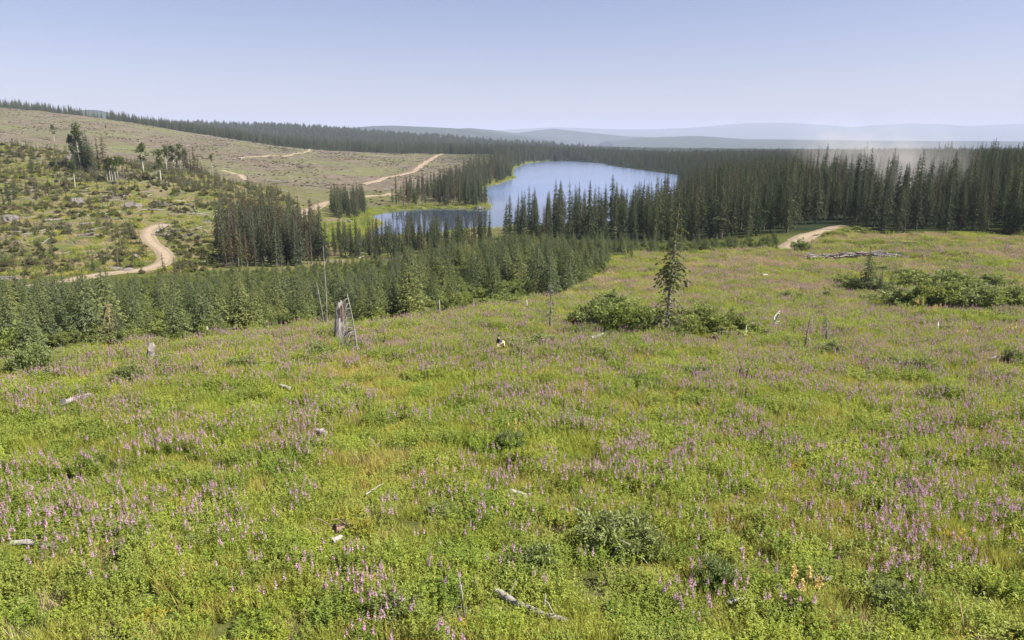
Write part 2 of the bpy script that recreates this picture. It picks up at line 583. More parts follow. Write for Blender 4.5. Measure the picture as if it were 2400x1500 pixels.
_lx, _ly = np.array(LAKE).T
_gx, _gy = np.meshgrid(np.linspace(_lx.min() - 30, _lx.max() + 30, 60), np.linspace(_ly.min() - 12, _ly.max() + 40, 60))
_gi = np.arange(3600).reshape(60, 60)
_gf = np.stack([_gi[:-1, :-1], _gi[:-1, 1:], _gi[1:, 1:], _gi[1:, :-1]], -1).reshape(-1, 4)
_keep = (in_poly(_gx, _gy, LAKE) | (poly_dist(_gx, _gy, LAKE) < 45)).ravel()
_gf = _gf[_keep[_gf].all(1)]
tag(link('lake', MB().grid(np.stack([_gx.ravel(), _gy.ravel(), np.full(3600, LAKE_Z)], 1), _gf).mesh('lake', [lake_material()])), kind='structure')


def smooth_line(pts, n):
    pts = np.asarray(pts, float)
    t = np.concatenate([[0], np.cumsum(np.linalg.norm(np.diff(pts, axis=0), axis=1))])
    s = np.linspace(0, t[-1], n)
    out = np.stack([np.interp(s, t, pts[:, k]) for k in range(pts.shape[1])], 1)
    for _ in range(max(2, n // 14)):
        out[1:-1] = (out[:-2] + 2 * out[1:-1] + out[2:]) / 4
    return out


def road_material():
    m, n, l = mat_new('dirt_road')
    f = wpos(n, l, 1.3, 6, 0.65)
    c = ramp(n, l, f, [(0.3, (0.20, 0.158, 0.11)), (0.7, (0.34, 0.28, 0.20))])
    a = n.new('ShaderNodeAttribute'); a.attribute_name = 'rut'
    c = mixc(n, l, a.outputs['Fac'], c, (0.195, 0.157, 0.115))
    p = node(n, 'ShaderNodeBsdfDiffuse'); l.new(c, p.inputs[0])
    o = n.new('ShaderNodeOutputMaterial'); l.new(p.outputs[0], o.inputs[0])
    return m


M_ROAD = road_material()
ROADS = []


def road(name, px, width, n=60, lift=0.16):
    line = smooth_line([P(*q)[:2] for q in px], n)
    ROADS.append((line, width))
    t = np.gradient(line, axis=0); t /= np.linalg.norm(t, axis=1, keepdims=True) + 1e-9
    nrm = np.stack([-t[:, 1], t[:, 0]], 1)
    offs = np.array([-0.5, -0.36, -0.25, -0.12, 0.12, 0.25, 0.36, 0.5])
    w = width * (1 + 0.18 * (fbm(line[:, 0] / 9, line[:, 1] / 9, 31) - 0.5))
    jit = (np.stack([fbm(line[:, 0] / 3 + k * 9, line[:, 1] / 3, 41 + k) for k in range(8)], 1) - 0.5) * 0.26
    jit[:, 2:6] *= 0.2
    q = line[:, None] + nrm[:, None] * ((offs[None] + jit) * w[:, None])[..., None]
    z = zat(q[..., 0], q[..., 1])
    z = np.maximum(z, zat(line[:, 0], line[:, 1])[:, None] - 0.2) + lift
    z[:, [0, 7]] -= lift + 0.12
    v = np.concatenate([q, z[..., None]], -1).reshape(-1, 3)
    ix = np.arange(n * 8).reshape(n, 8)
    f = np.stack([ix[:-1, :-1], ix[:-1, 1:], ix[1:, 1:], ix[1:, :-1]], -1).reshape(-1, 4)
    me = MB().grid(v, f).mesh(name, [M_ROAD], True)
    at = me.attributes.new('rut', 'FLOAT', 'POINT')
    at.data.foreach_set('value', np.tile(np.array([0.2, 0.9, 0.9, 0.1, 0.1, 0.9, 0.9, 0.2], np.float32), n))
    return tag(link(name, me), kind='structure')


road('logging_road', [(60, 672), (130, 664), (190, 652), (250, 642), (310, 636), (350, 631), (383, 618), (392, 602), (378, 586), (356, 570), (345, 553), (350, 539), (366, 531), (392, 527)], 5.6, 90)
road('clearcut_road', [(640, 530), (690, 508), (712, 496), (745, 483), (778, 474), (850, 462), (915, 454)], 7.0, 60, 0.3)
road('upper_clearcut_road', [(850, 434), (900, 417), (950, 408), (972, 402), (984, 390), (1010, 374), (1036, 361)], 6.0, 70, 0.5)
road('hill_track', [(520, 400), (545, 406), (565, 412), (580, 424)], 6.0, 40, 0.4)
road('far_track', [(560, 372), (620, 366), (680, 366), (720, 356), (742, 350)], 5.0, 50, 0.6)
road('forest_road', [(1845, 585), (1868, 568), (1890, 553), (1918, 546), (1945, 538), (1962, 533), (1985, 530)], 7.5, 50)
road('meadow_track', [(1880, 574), (1960, 574), (2080, 575), (2150, 575), (2200, 574), (2260, 573), (2330, 574), (2420, 578)], 2.6, 60, 0.1)


# ---- far hills
def hill_material(name, a, b, scale):
    m, n, l = mat_new(name)
    f = wpos(n, l, scale, 8, 0.7)
    c = ramp(n, l, f, [(0.35, a), (0.65, b)])
    p = node(n, 'ShaderNodeBsdfDiffuse'); l.new(c, p.inputs[0])
    o = n.new('ShaderNodeOutputMaterial'); l.new(p.outputs[0], o.inputs[0])
    return m


M_HILL = hill_material('wooded_hillside', (0.018, 0.030, 0.020), (0.04, 0.055, 0.032), 0.004)


def hill(name, prof, depth_y, spread, seed, foot=-110.0):
    prof = np.array(prof, float)
    uu, vv = uv_of(prof[:, 0], prof[:, 1])
    nx, ny = 160, 44
    u = np.linspace(uu[0], uu[-1], nx)
    top = np.interp(u, uu, CAMZ + vv * depth_y)
    for _ in range(3):
        top[1:-1] = (top[:-2] + 2 * top[1:-1] + top[2:]) / 4
    s = np.linspace(-1, 1, ny)
    X = (u[None] * (depth_y + 0 * s[:, None]))
    Y = depth_y + s[:, None] * spread * (1 + 0.15 * np.sin(u[None] * 9 + seed)) + 0 * X
    shape = np.cos(s * math.pi / 2)[:, None] ** 1.3
    nz = fbm(X / (spread * 0.4), Y / (spread * 0.4), seed, 6) - 0.5
    Z = foot + (top[None] - foot) * shape * (1 + 0.30 * nz * (1 - shape)) + nz * spread * 0.008
    ix = np.arange(nx * ny).reshape(ny, nx)
    f = np.stack([ix[:-1, :-1], ix[:-1, 1:], ix[1:, 1:], ix[1:, :-1]], -1).reshape(-1, 4)
    tag(link(name, MB().grid(np.stack([X, Y, Z], -1).reshape(-1, 3), f).mesh(name, [M_HILL], True)), kind='structure')


hill('hill', [(-300, 330), (0, 300), (120, 275), (190, 260), (225, 257), (262, 268), (330, 282), (420, 291), (520, 318), (620, 340)], 5200, 900, 1)
hill('hill', [(660, 330), (740, 301), (800, 300), (880, 295), (920, 294), (1010, 298), (1060, 301), (1120, 306), (1160, 310), (1240, 322), (1300, 330)], 8200, 1300, 2)
hill('hill', [(980, 330), (1060, 303), (1100, 300), (1165, 306), (1230, 315), (1290, 320), (1330, 328)], 10500, 1300, 3)
hill('hill', [(1150, 330), (1210, 313), (1255, 306), (1300, 302), (1350, 308), (1420, 315), (1470, 320), (1540, 322), (1600, 330)], 12000, 1500, 4)
hill('hill', [(1420, 332), (1520, 322), (1620, 318), (1660, 320), (1740, 326), (1900, 328), (2100, 330), (2400, 331), (2700, 332)], 10000, 1600, 5)
hill('mountain', [(1000, 325), (1180, 305), (1300, 298), (1420, 302), (1500, 304), (1600, 300), (1680, 294), (1740, 288), (1800, 287), (1870, 289), (1930, 294),
                  (1990, 298), (2050, 293), (2120, 290), (2180, 290), (2250, 296), (2310, 294), (2370, 290), (2440, 290), (2600, 298), (2900, 310)], 25000, 5000, 6)

# ---- the air
mh, n, l = mat_new('haze')
pv = n.new('ShaderNodeVolumePrincipled')
pv.inputs['Color'].default_value = (0.60, 0.665, 0.865, 1)
pv.inputs['Density'].default_value = 6.6e-5
pv.inputs['Anisotropy'].default_value = 0.0
o = n.new('ShaderNodeOutputMaterial'); l.new(pv.outputs[0], o.inputs['Volume'])
_b = np.array([(x, y, z) for x in (-112000, 112000) for y in (-3000, 46000) for z in (-160, 640)], float)
_hz = MB().grid(_b, [(0, 1, 3, 2), (4, 6, 7, 5), (0, 4, 5, 1), (2, 3, 7, 6), (0, 2, 6, 4), (1, 5, 7, 3)]).mesh('haze', [mh])
tag(link('haze', _hz), 'pale blue summer haze lying over the distant hills', 'haze', kind='stuff')

# ================================================================ plant prototypes
def unit(v):
    return v / (np.linalg.norm(v, axis=-1, keepdims=True) + 1e-9)


def conifer(seed, h, rad, whorls, per, bare=0.05, droop=0.5, m=4, power=0.85, ragged=0.2, leaf=1.0, gap=0.0, topless=0.0, lean=0.0):
    """returns (trunk MB, crown MB) of a spruce of height h"""
    rg = np.random.default_rng(seed)
    T, C = MB(), MB()
    bend = lambda z: np.array([lean * (z / h) ** 1.5 * h, 0.02 * h * math.sin(3 * z / h + seed) * 0.5, 0])
    zs = np.linspace(-0.35, h, 8)
    tr = np.array([bend(max(z, 0)) + (0, 0, z) for z in zs])
    T.tube(tr, 0.016 * h * (1.02 - np.clip(zs / h, 0, 1)) ** 0.9 + 0.012, 6)
    B, Vv, S = [], [], []
    ts = bare + (1 - bare - topless) * (np.arange(whorls) + 0.5) / whorls
    for j, t in enumerate(ts):
        L0 = rad * ((1 - t) / (1 - bare)) ** power * (1 + ragged * rg.normal())
        L0 = max(L0, 0.05 * rad + 0.05)
        if gap and rg.random() < gap:
            continue
        k = max(3, int(per * (0.6 + 0.4 * (1 - t)) + rg.random()))
        az0 = rg.random() * 6.28
        for q in range(k):
            az = az0 + q * 6.283 / k + rg.normal() * 0.25
            L = L0 * (0.75 + 0.5 * rg.random())
            o = np.array([math.cos(az), math.sin(az), 0])
            lat = np.array([-o[1], o[0], 0])
            z0 = h * t + rg.normal() * 0.35 * h / whorls
            rise = 0.25 + 0.5 * t
            dr = droop * (1.15 - 0.7 * t)
            root = bend(z0) + np.array([0, 0, z0])
            ss = np.linspace(0.18, 0.95, m)
            for s in ss:
                p = root + o * s * L + np.array([0, 0, L * (rise * s - (rise + dr) * s * s)])
                slope = rise - 2 * (rise + dr) * s
                w = (0.50 * L * (1.15 - 0.75 * s) + 0.06) * leaf
                for sd in (-1, 1):
                    d = unit(o * (0.75 + 0.3 * rg.random()) + lat * sd * (0.75 + 0.4 * rg.random()) + np.array([0, 0, 0.55 * slope - 0.15 - 0.35 * rg.random()]))
                    wv = unit(np.cross(d, o) * 0.6 + np.array([0, 0, 1.0]) * (0.3 + 0.5 * rg.random()) + rg.normal(size=3) * 0.25)
                    B.append(p); Vv.append(d * w); S.append(wv * w * 0.23)
                if rg.random() < 0.8:
                    d = unit(o * 0.35 + lat * rg.normal() * 0.5 + np.array([0, 0, -1.0]))
                    B.append(p); Vv.append(d * w * 0.55); S.append(lat * w * 0.18)
            tip = root + o * 0.9 * L + np.array([0, 0, L * (rise * .9 - (rise + dr) * .81)])
            d = unit(o + np.array([0, 0, (rise - 2 * (rise + dr)) * 0.4]))
            B.append(tip); Vv.append(d * (0.25 * L + 0.05)); S.append(unit(lat * 0.5 + np.array([0, 0, 1])) * (0.07 * L + 0.02))
    tp = bend(h * 0.96)
    for q in range(5):
        a = q * 1.26
        B.append(tp + np.array([0, 0, h * 0.93])); Vv.append(np.array([0.02 * rad * math.cos(a), 0.02 * rad * math.sin(a), h * 0.075])); S.append(np.array([-math.sin(a), math.cos(a), 0]) * 0.028 * rad)
    C.leaves(np.array(B), np.array(Vv), np.array(S))
    return T, C


def join(*mbs):
    r = MB()
    for k, mb in enumerate(mbs):
        for v, m, f in mb.parts:
            r.parts.append((v, k, f))
    return r


def bush(seed, w, h, clumps, per, leaf, stems=True):
    """many leaning shoots from one foot, leafy along their upper part: a ragged outline with gaps"""
    rg = np.random.default_rng(seed)
    T, C = MB(), MB()
    B, Vv, S = [], [], []
    n = int(clumps * 2.2)
    per = max(8, int(per / 2.0))
    for c in range(n):
        a = rg.random() * 6.28
        lean = rg.random() ** 0.6
        L = h * (0.55 + 0.5 * rg.random()) * (1.05 - 0.30 * lean)
        out = w * 0.5 * lean * (0.75 + 0.4 * rg.random())
        foot = np.array([0.25 * out * math.cos(a), 0.25 * out * math.sin(a), -0.1])
        t = np.linspace(0, 1, 5)[:, None]
        path = foot + np.concatenate([t * out * 0.75 * math.cos(a), t * out * 0.75 * math.sin(a), L * (1.25 * t - 0.25 * t * t * (1 + lean))], 1)
        path[1:4, :2] += rg.normal(size=(3, 2)) * 0.03 * w
        if stems:
            T.tube(path, np.linspace(0.020, 0.005, 5) * (h ** 0.5), 3, cap=False)
        s = 1 - 0.8 * rg.random(per) ** 1.3
        q = np.stack([np.interp(s, t[:, 0], path[:, k]) for k in range(3)], 1)
        d = unit(rg.normal(size=(per, 3)))
        rad = (0.04 + 0.085 * (1.15 - s)) * w * rg.random(per) ** 0.5
        pnt = q + d * rad[:, None] * np.array([1, 1, 0.8])
        pnt[:, 2] = np.maximum(pnt[:, 2], 0.02)
        v = unit(d * 0.7 + rg.normal(size=(per, 3)) * 0.6 + np.array([0.3 * math.cos(a), 0.3 * math.sin(a), 0.55]))
        nrm = unit(d * 0.5 + np.array([0, 0, 0.8]) + rg.normal(size=(per, 3)) * 0.6)
        ln = leaf * (0.7 + 0.6 * rg.random((per, 1)))
        B.append(pnt); Vv.append(v * ln); S.append(unit(np.cross(v, nrm)) * ln * 0.24)
    C.leaves(np.concatenate(B), np.concatenate(Vv), np.concatenate(S))
    return T, C


def grass_patch(seed, n, hgt, rad, lean=0.35, width=0.012):
    rg = np.random.default_rng(seed)
    a, r = rg.random(n) * 6.28, rad * np.sqrt(rg.random(n))
    b = np.stack([r * np.cos(a), r * np.sin(a), np.full(n, -0.05)], 1)
    hh = hgt * (0.5 + 0.7 * rg.random(n))
    v = np.stack([rg.normal(size=n) * lean * hh, rg.normal(size=n) * lean * hh, hh], 1)
    sa = rg.random(n) * 6.28
    s = np.stack([np.cos(sa), np.sin(sa), np.zeros(n)], 1) * width * (0.7 + 0.8 * rg.random((n, 1)))
    return MB().leaves(b, v, s)


def herb_patch(seed, stems, hgt, rad, leaf, per=14):
    rg = np.random.default_rng(seed)
    mb = MB()
    B, Vv, S = [], [], []
    for k in range(stems):
        a, r = rg.random() * 6.28, rad * math.sqrt(rg.random())
        b = np.array([r * math.cos(a), r * math.sin(a), 0])
        hh = hgt * (0.55 + 0.6 * rg.random())
        tip = b + np.array([rg.normal() * 0.12 * hh, rg.normal() * 0.12 * hh, hh])
        s = rg.random(per) ** 0.6
        p = b + (tip - b) * s[:, None]
        az = rg.random(per) * 6.28
        v = np.stack([np.cos(az), np.sin(az), 0.5 * rg.normal(size=per) + 0.25], 1)
        v = unit(v) * leaf * (0.7 + 0.6 * rg.random((per, 1))) * (1.15 - 0.5 * s[:, None])
        sd = unit(np.cross(v, np.array([0, 0, 1.0])) + rg.normal(size=(per, 3)) * 0.02)
        B.append(p); Vv.append(v); S.append(sd * leaf * 0.17)
    return mb.leaves(np.concatenate(B), np.concatenate(Vv), np.concatenate(S))


def fireweed(mb_leaf, mb_pink, mb_bud, rg, base, h, spike, fat=1.0):
    tip = base + np.array([rg.normal() * 0.06 * h, rg.normal() * 0.06 * h, h])
    mb_leaf.tube(np.stack([base - (0, 0, 0.1), tip]), [0.008, 0.004], 3, cap=False)
    k = 20
    s = np.linspace(0.12, 1 - spike / h, k)
    p = base + (tip - base) * s[:, None]
    az = np.arange(k) * 2.4 + rg.random() * 6
    v = unit(np.stack([np.cos(az), np.sin(az), 0.35 + 0.2 * rg.normal(size=k)], 1)) * (0.15 * (1.1 - 0.6 * s))[:, None]
    sd = unit(np.cross(v, np.array([0, 0, 1.0]))) * 0.017
    mb_leaf.leaves(p, v, sd)
    k = 30
    t = rg.random(k) ** 1.1
    p = tip - np.array([0, 0, spike]) + (np.array([0, 0, spike * 0.8])) * t[:, None]
    az = rg.random(k) * 6.28
    ln = 0.050 * fat * (1.05 - 0.75 * t)[:, None]
    v = unit(np.stack([np.cos(az), np.sin(az), 0.3 * np.ones(k)], 1)) * ln
    sd = unit(np.stack([-np.sin(az), np.cos(az), rg.normal(size=k) * 0.8], 1)) * ln * 0.45
    mb_pink.leaves(p, v, sd)
    k = 8
    p = np.repeat((tip - np.array([0, 0, spike * 0.3]))[None], k, 0) + np.array([0, 0, 1.0]) * (np.linspace(0, 0.24, k) * spike)[:, None]
    az = rg.random(k) * 6.28
    v = np.stack([np.cos(az) * 0.016, np.sin(az) * 0.016, np.full(k, 0.05)], 1)
    mb_bud.leaves(p, v, np.stack([-np.sin(az), np.cos(az), np.zeros(k)], 1) * 0.008)


def fire_clump(seed, n, rad, hm=1.05):
    rg = np.random.default_rng(seed)
    a, b, c = MB(), MB(), MB()
    for _ in range(n):
        an, r = rg.random() * 6.28, rad * math.sqrt(rg.random())
        hh = hm * (0.75 + 0.4 * rg.random())
        fireweed(a, b, c, rg, np.array([r * math.cos(an), r * math.sin(an), 0]), hh, 0.20 + 0.16 * rg.random(), 1.25)
    return join(a, b, c)


def proto_collection(name, meshes):
    c = bpy.data.collections.new(name)
    for i, me in enumerate(meshes):
        c.objects.link(bpy.data.objects.new('%s_%02d' % (name, i), me))
    return c


def scatter(name, coll, pts, rot, scl, idx, label, cat):
    """one object that carries an uncountable mass of plants"""
    n = len(pts)
    me = bpy.data.meshes.new(name)
    me.vertices.add(n)
    me.vertices.foreach_set('co', np.asarray(pts, np.float32).ravel())
    for nm, tp, key, arr in (('rotv', 'FLOAT_VECTOR', 'vector', rot), ('sclv', 'FLOAT_VECTOR', 'vector', scl)):
        at = me.attributes.new(nm, tp, 'POINT'); at.data.foreach_set(key, np.asarray(arr, np.float32).ravel())
    at = me.attributes.new('pick', 'INT', 'POINT'); at.data.foreach_set('value', np.asarray(idx, np.int32))
    o = link(name, me)
    g = bpy.data.node_groups.new(name, 'GeometryNodeTree')
    g.interface.new_socket('Geometry', in_out='INPUT', socket_type='NodeSocketGeometry')
    g.interface.new_socket('Geometry', in_out='OUTPUT', socket_type='NodeSocketGeometry')
    N, L = g.nodes, g.links
    gi, go = N.new('NodeGroupInput'), N.new('NodeGroupOutput')
    ci = N.new('GeometryNodeCollectionInfo')
    ci.inputs['Collection'].default_value = coll
    ci.inputs['Separate Children'].default_value = True
    ci.inputs['Reset Children'].default_value = True
    ip = N.new('GeometryNodeInstanceOnPoints')
    ip.inputs['Pick Instance'].default_value = True

    def attr(nm, tp):
        a = N.new('GeometryNodeInputNamedAttribute'); a.data_type = tp
        a.inputs['Name'].default_value = nm
        return a.outputs[0]
    L.new(gi.outputs[0], ip.inputs['Points']); L.new(ci.outputs[0], ip.inputs['Instance'])
    L.new(attr('pick', 'INT'), ip.inputs['Instance Index'])
    L.new(attr('rotv', 'FLOAT_VECTOR'), ip.inputs['Rotation'])
    L.new(attr('sclv', 'FLOAT_VECTOR'), ip.inputs['Scale'])
    L.new(ip.outputs[0], go.inputs[0])
    o.modifiers.new('scatter', 'NODES').node_group = g
    return tag(o, label, cat, kind='stuff')


class Kind:
    """a kind of plant: variants as (trunk mesh, crown mesh) for single trees and joined meshes for masses"""
    def __init__(s, name, variants, mats, tnames=('trunk', 'crown')):
        s.name, s.tn = name, tnames
        s.v = [(T.mesh(name + '_' + tnames[0], [mats[0]], True), C.mesh(name + '_' + tnames[1], [mats[1]])) for T, C in variants]
        s.joined = proto_collection(name, [join(T, C).mesh(name, mats) for T, C in variants])

    def plant(s, name, loc, scl, rotz, k, label, cat, group=None, tilt=(0, 0)):
        r = empty(name, loc, (tilt[0], tilt[1], rotz), scl)
        T, C = s.v[k % len(s.v)]
        link(s.tn[0], T, r); link(s.tn[1], C, r)
        return tag(r, label, cat, group)


rng = np.random.default_rng(11)
SPRUCE = Kind('mature_spruce', [conifer(100 + i, 20, rd, wh + 4, 7, bare, 0.75, 3, pw, 0.28, 0.95) for i, (rd, wh, bare, pw) in enumerate(
    [(2.0, 34, 0.12, 0.62), (1.7, 34, 0.08, 0.60), (2.3, 32, 0.18, 0.7), (1.5, 30, 0.15, 0.55), (2.1, 34, 0.05, 0.75)])], [M_BARK, M_NEEDLE])
DYING = Kind('dying_spruce', [conifer(140 + i, 18, rd, 32, 5, bare, 0.7, 3, 0.55, 0.32, 1.1, 0.05) for i, (rd, bare) in enumerate(
    [(1.35, 0.14), (1.15, 0.08), (1.5, 0.22)])], [M_BARK, M_NEEDLE_BROWN])
YOUNG = Kind('young_spruce', [conifer(200 + i, 5, rd, 23, 10, 0.0, 0.12, 4, 0.95, 0.12, 0.60) for i, rd in enumerate([1.45, 1.25, 1.6, 1.35])], [M_BARK, M_NEEDLE_YOUNG])
WILLOW = Kind('willow_bush', [bush(300 + i, 2.4, 2.0, 16, 150, 0.16) for i in range(4)], [M_GREY, M_WILLOW], ('stems', 'foliage'))
LEAFY = Kind('leafy_bush', [bush(320 + i, 1.7, 1.1, 18, 190, 0.085) for i in range(4)], [M_GREY, M_WILLOW_GREY], ('stems', 'foliage'))


def aspen(seed, h):
    rg = np.random.default_rng(seed)
    T = MB().tube([(0, 0, -0.3), (0.1, 0, h * 0.4), (0.0, 0.15, h * 0.7), (0.1, 0.1, h)], [0.016 * h, 0.012 * h, 0.009 * h, 0.02], 6)
    C = MB()
    for k in range(15):
        z = h * (0.40 + 0.56 * rg.random() ** 0.8)
        a = rg.random() * 6.28
        r = h * 0.07 * rg.random() * (1.5 - z / h)
        cen = np.array([r * math.cos(a) * 1.6, r * math.sin(a) * 1.6, z])
        T.tube(np.stack([(0.05, 0.1, z - h * 0.12), cen]), [0.05, 0.02], 3, cap=False)
        per = 60
        d = unit(rg.normal(size=(per, 3)))
        p = cen + d * rg.random((per, 1)) ** 0.4 * np.array([h * 0.05, h * 0.05, h * 0.055])
        v = unit(d + rg.normal(size=(per, 3)))
        C.leaves(p, v * 0.03 * h, unit(np.cross(v, rg.normal(size=(per, 3)))) * 0.012 * h)
    return T, C


ASPEN = Kind('aspen', [aspen(400 + i, 14) for i in range(3)], [M_ASPENBARK, M_ASPEN])


def snag(seed, h, r=0.12, br=14):
    rg = np.random.default_rng(seed)
    T, C = MB(), MB()
    T.tube([(0, 0, -0.3), (0.04 * h * rg.normal() * 0.3, 0, h * 0.5), (0.05 * h * rg.normal() * 0.3, 0, h)], [r, r * 0.7, r * 0.25], 5)
    for k in range(br):
        z = h * (0.25 + 0.7 * rg.random()); a = rg.random() * 6.28; L = h * 0.09 * (1.2 - z / h) * (0.5 + rg.random())
        C.tube([(0, 0, z), (L * math.cos(a), L * math.sin(a), z - 0.25 * L)], [0.03, 0.008], 3, cap=False)
    return T, C


SNAG = Kind('grey_snag', [snag(420 + i, 12) for i in range(3)], [M_GREY, M_GREY], ('trunk', 'branches'))

# ================================================================ woods
pxl = lambda pts: [tuple(P(*q)[:2]) for q in pts]


def road_clear(x, y, extra=1.0):
    ok = np.ones(len(x), bool)
    for line, w in ROADS:
        d = np.full(len(x), 1e9)
        for a, b in zip(line[:-1:2], line[2::2]):
            ab = b - a
            t = np.clip(((x - a[0]) * ab[0] + (y - a[1]) * ab[1]) / (ab @ ab + 1e-9), 0, 1)
            d = np.minimum(d, np.hypot(x - a[0] - t * ab[0], y - a[1] - t * ab[1]))
        ok &= d > w / 2 + extra
    return ok


def fill(poly, spacing, extra=1.0, lake=3.0, jitter=0.45):
    """jittered points inside a polygon on the ground"""
    p = np.array(poly)
    x0, y0 = p.min(0); x1, y1 = p.max(0)
    gx, gy = np.meshgrid(np.arange(x0, x1 + spacing, spacing), np.arange(y0, y1 + spacing, spacing))
    gx = gx.ravel() + rng.normal(size=gx.size) * jitter * spacing
    gy = gy.ravel() + rng.normal(size=gy.size) * jitter * spacing
    k = in_poly(gx, gy, poly) & (gy > 9)
    gx, gy = gx[k], gy[k]
    if lake and gy.size and gy.max() > 240:
        k = ~(in_poly(gx, gy, LAKE) | (poly_dist(gx, gy, LAKE) < lake))
        gx, gy = gx[k], gy[k]
    k = road_clear(gx, gy, extra)
    return gx[k], gy[k]


def in_view(x, y, z, h, m=60):
    px, py = project(x, y, z)
    px2, py2 = project(x, y, z + h)
    return (px > -m) & (px < W0 + m) & (py2 < H0 + 300)


def wood_mass(kinds, x, y, hgt, single, name, labels, cat, mass_name, mass_label, group, href):
    """nearest trees as single things, the others as one mass; kinds = list of (Kind, weight, label, name)"""
    z = zat(x, y)
    k = in_view(x, y, z, hgt, 120)
    x, y, z, hgt = x[k], y[k], z[k], hgt[k]
    o = np.argsort(y)
    x, y, z, hgt = x[o], y[o], z[o], hgt[o]
    w = np.array([q[1] for q in kinds], float)
    pick = rng.choice(len(kinds), size=len(x), p=w / w.sum())
    wide = 0.85 + 0.35 * rng.random(len(x))
    rz = rng.random(len(x)) * 6.28
    for i in range(min(single, len(x))):
        K, _, lab, nm = kinds[pick[i]]
        s = hgt[i] / href[pick[i]]
        K.plant(nm, (x[i], y[i], z[i]), (s * wide[i], s * wide[i], s), rz[i], int(rng.integers(99)), labels(x[i], y[i], z[i], lab), cat, group,
                (rng.normal() * 0.015, rng.normal() * 0.015))
    x, y, z, hgt, pick, wide, rz = (q[single:] for q in (x, y, z, hgt, pick, wide, rz))
    for q, (K, _, lab, nm) in enumerate(kinds):
        k = pick == q
        if not k.any():
            continue
        s = hgt[k] / href[q]
        n = k.sum()
        scatter(mass_name[q], K.joined, np.stack([x[k], y[k], z[k]], 1),
                np.stack([rng.normal(size=n) * 0.015, rng.normal(size=n) * 0.015, rz[k]], 1),
                np.stack([s * wide[k], s * wide[k], s], 1), rng.integers(0, len(K.v), n), mass_label[q], 'forest')


# --- tall forest right of the lake and along its near shore
FRONT = pxl([(1178, 562), (1260, 560), (1400, 562), (1500, 565), (1600, 566), (1700, 560), (1780, 556), (1850, 546), (1900, 530), (1962, 518), (2010, 538), (2100, 548), (2250, 546), (2400, 552), (2560, 556)])
FOREST = FRONT + [(520, 420), (1000, 1000), (1500, 1500), (160, 1500), (60, 1420), (10, 1380)] + [LAKE[i] for i in (17, 18, 19, 20, 21, 22, 23, 24)] + [(30, 330), (0, 300)]
sp1 = fill(FOREST, 5.2)
near = sp1[1] < 420
fx, fy = sp1[0][near], sp1[1][near]
fx2, fy2 = fill(FOREST, 7.5)
k = fy2 >= 420
fx, fy = np.concatenate([fx, fx2[k]]), np.concatenate([fy, fy2[k]])
fz = zat(fx, fy)
fpx, fpy = project(fx, fy, fz)
fh = 21 * (0.66 + 0.42 * rng.random(len(fx)) + 0.22 * rng.random(len(fx)) ** 4) * np.where(fpx < 1620, 0.86, 1.0)
fh *= np.where((fy < 300) & (fpx < 1300), 0.85, 1.0)
fh *= np.where(fy > 420, 0.74, 0.93)
# thin the rows between camera and lake so water shows between the spires
k = ~((fpx < 1600) & (fy > 275) & (fy < 700) & (rng.random(len(fx)) < 0.55))
k &= ~((fy > 285) & (fy < 430) & (fpx > 2090 + 0.25 * (fy - 285)) & (fpx < 2175 + 0.1 * (fy - 285)))
fx, fy, fh = fx[k], fy[k], fh[k]


def lab_forest(x, y, z, lab):
    px, _ = project(x, y, z)
    if px < 1480:
        return lab + ' in the row before the lake'
    if px < 1640:
        return lab + ' behind the top of the lone spruce'
    if px < 1840:
        return lab + ' between lone spruce and pale forest road'
    if px < 2010:
        return lab + ' behind the pale forest road'
    return lab + (' above the far log pile' if px < 2200 else ' at the right end of the forest edge')


wood_mass([(SPRUCE, 0.9, 'tall dark green spruce', 'spruce_tree'), (DYING, 0.1, 'thin brown dying spruce', 'dying_spruce')], fx, fy, fh, 190, 'spruce_tree', lab_forest, 'tree',
          ['spruce_forest', 'dying_spruce_forest'], ['dense dark spruce forest reaching back beyond the lake', 'brown dying spruces standing inside the dense dark forest'],
          'tall spruces along the forest edge', (20, 18))

# --- beyond the lake, behind the clearcut and on the far wooded hills
def uy_region(u0, u1, y0, y1, n):
    y = np.sqrt(y0 ** 2 + rng.random(n) * (y1 ** 2 - y0 ** 2))
    u = u0 + rng.random(n) * (u1 - u0)
    return u * y, y


bx, by = uy_region(-0.42, 0.10, 1280, 1700, 2600)
cx, cy = uy_region(-0.75, 0.8, 1500, 3200, 11000)
dx, dy = uy_region(0.0, 0.20, 1380, 1600, 900)
ey = rng.random(900); ex = -0.74 + 0.40 * rng.random(900)
ey = np.interp(ex, [-0.8, -0.66, -0.5, -0.35], [1560, 1500, 1420, 1260]) + 5 + 130 * ey
ey = np.where((ex > -0.548) & (ex < -0.512) & (rng.random(900) < 0.85), 1000.0, ey)
ex = ex * ey
bx, by = np.concatenate([bx, cx, dx, ex]), np.concatenate([by, cy, dy, ey])
bz = zat(bx, by)
bu = bx / by
crest = np.interp(bu, [-0.8, -0.66, -0.5, -0.35, -0.2, -0.02, 0.3], [1560, 1500, 1420, 1260, 1260, 1320, 1380])
k = (by > crest) & (by < 3300 - 1500 * sstep(0.02, 0.22, bu) + 250 * rng.normal(size=len(bu))) & in_view(bx, by, bz, 20) & ~(in_poly(bx, by, LAKE))
bx, by, bz = bx[k], by[k], bz[k]
s = (0.8 + 0.35 * rng.random(len(bx))) * (1.0 - 0.3 * sstep(0.0, 0.2, bx / by))
wd = s * (1.25 + sstep(1600, 3000, by) * 2.2)
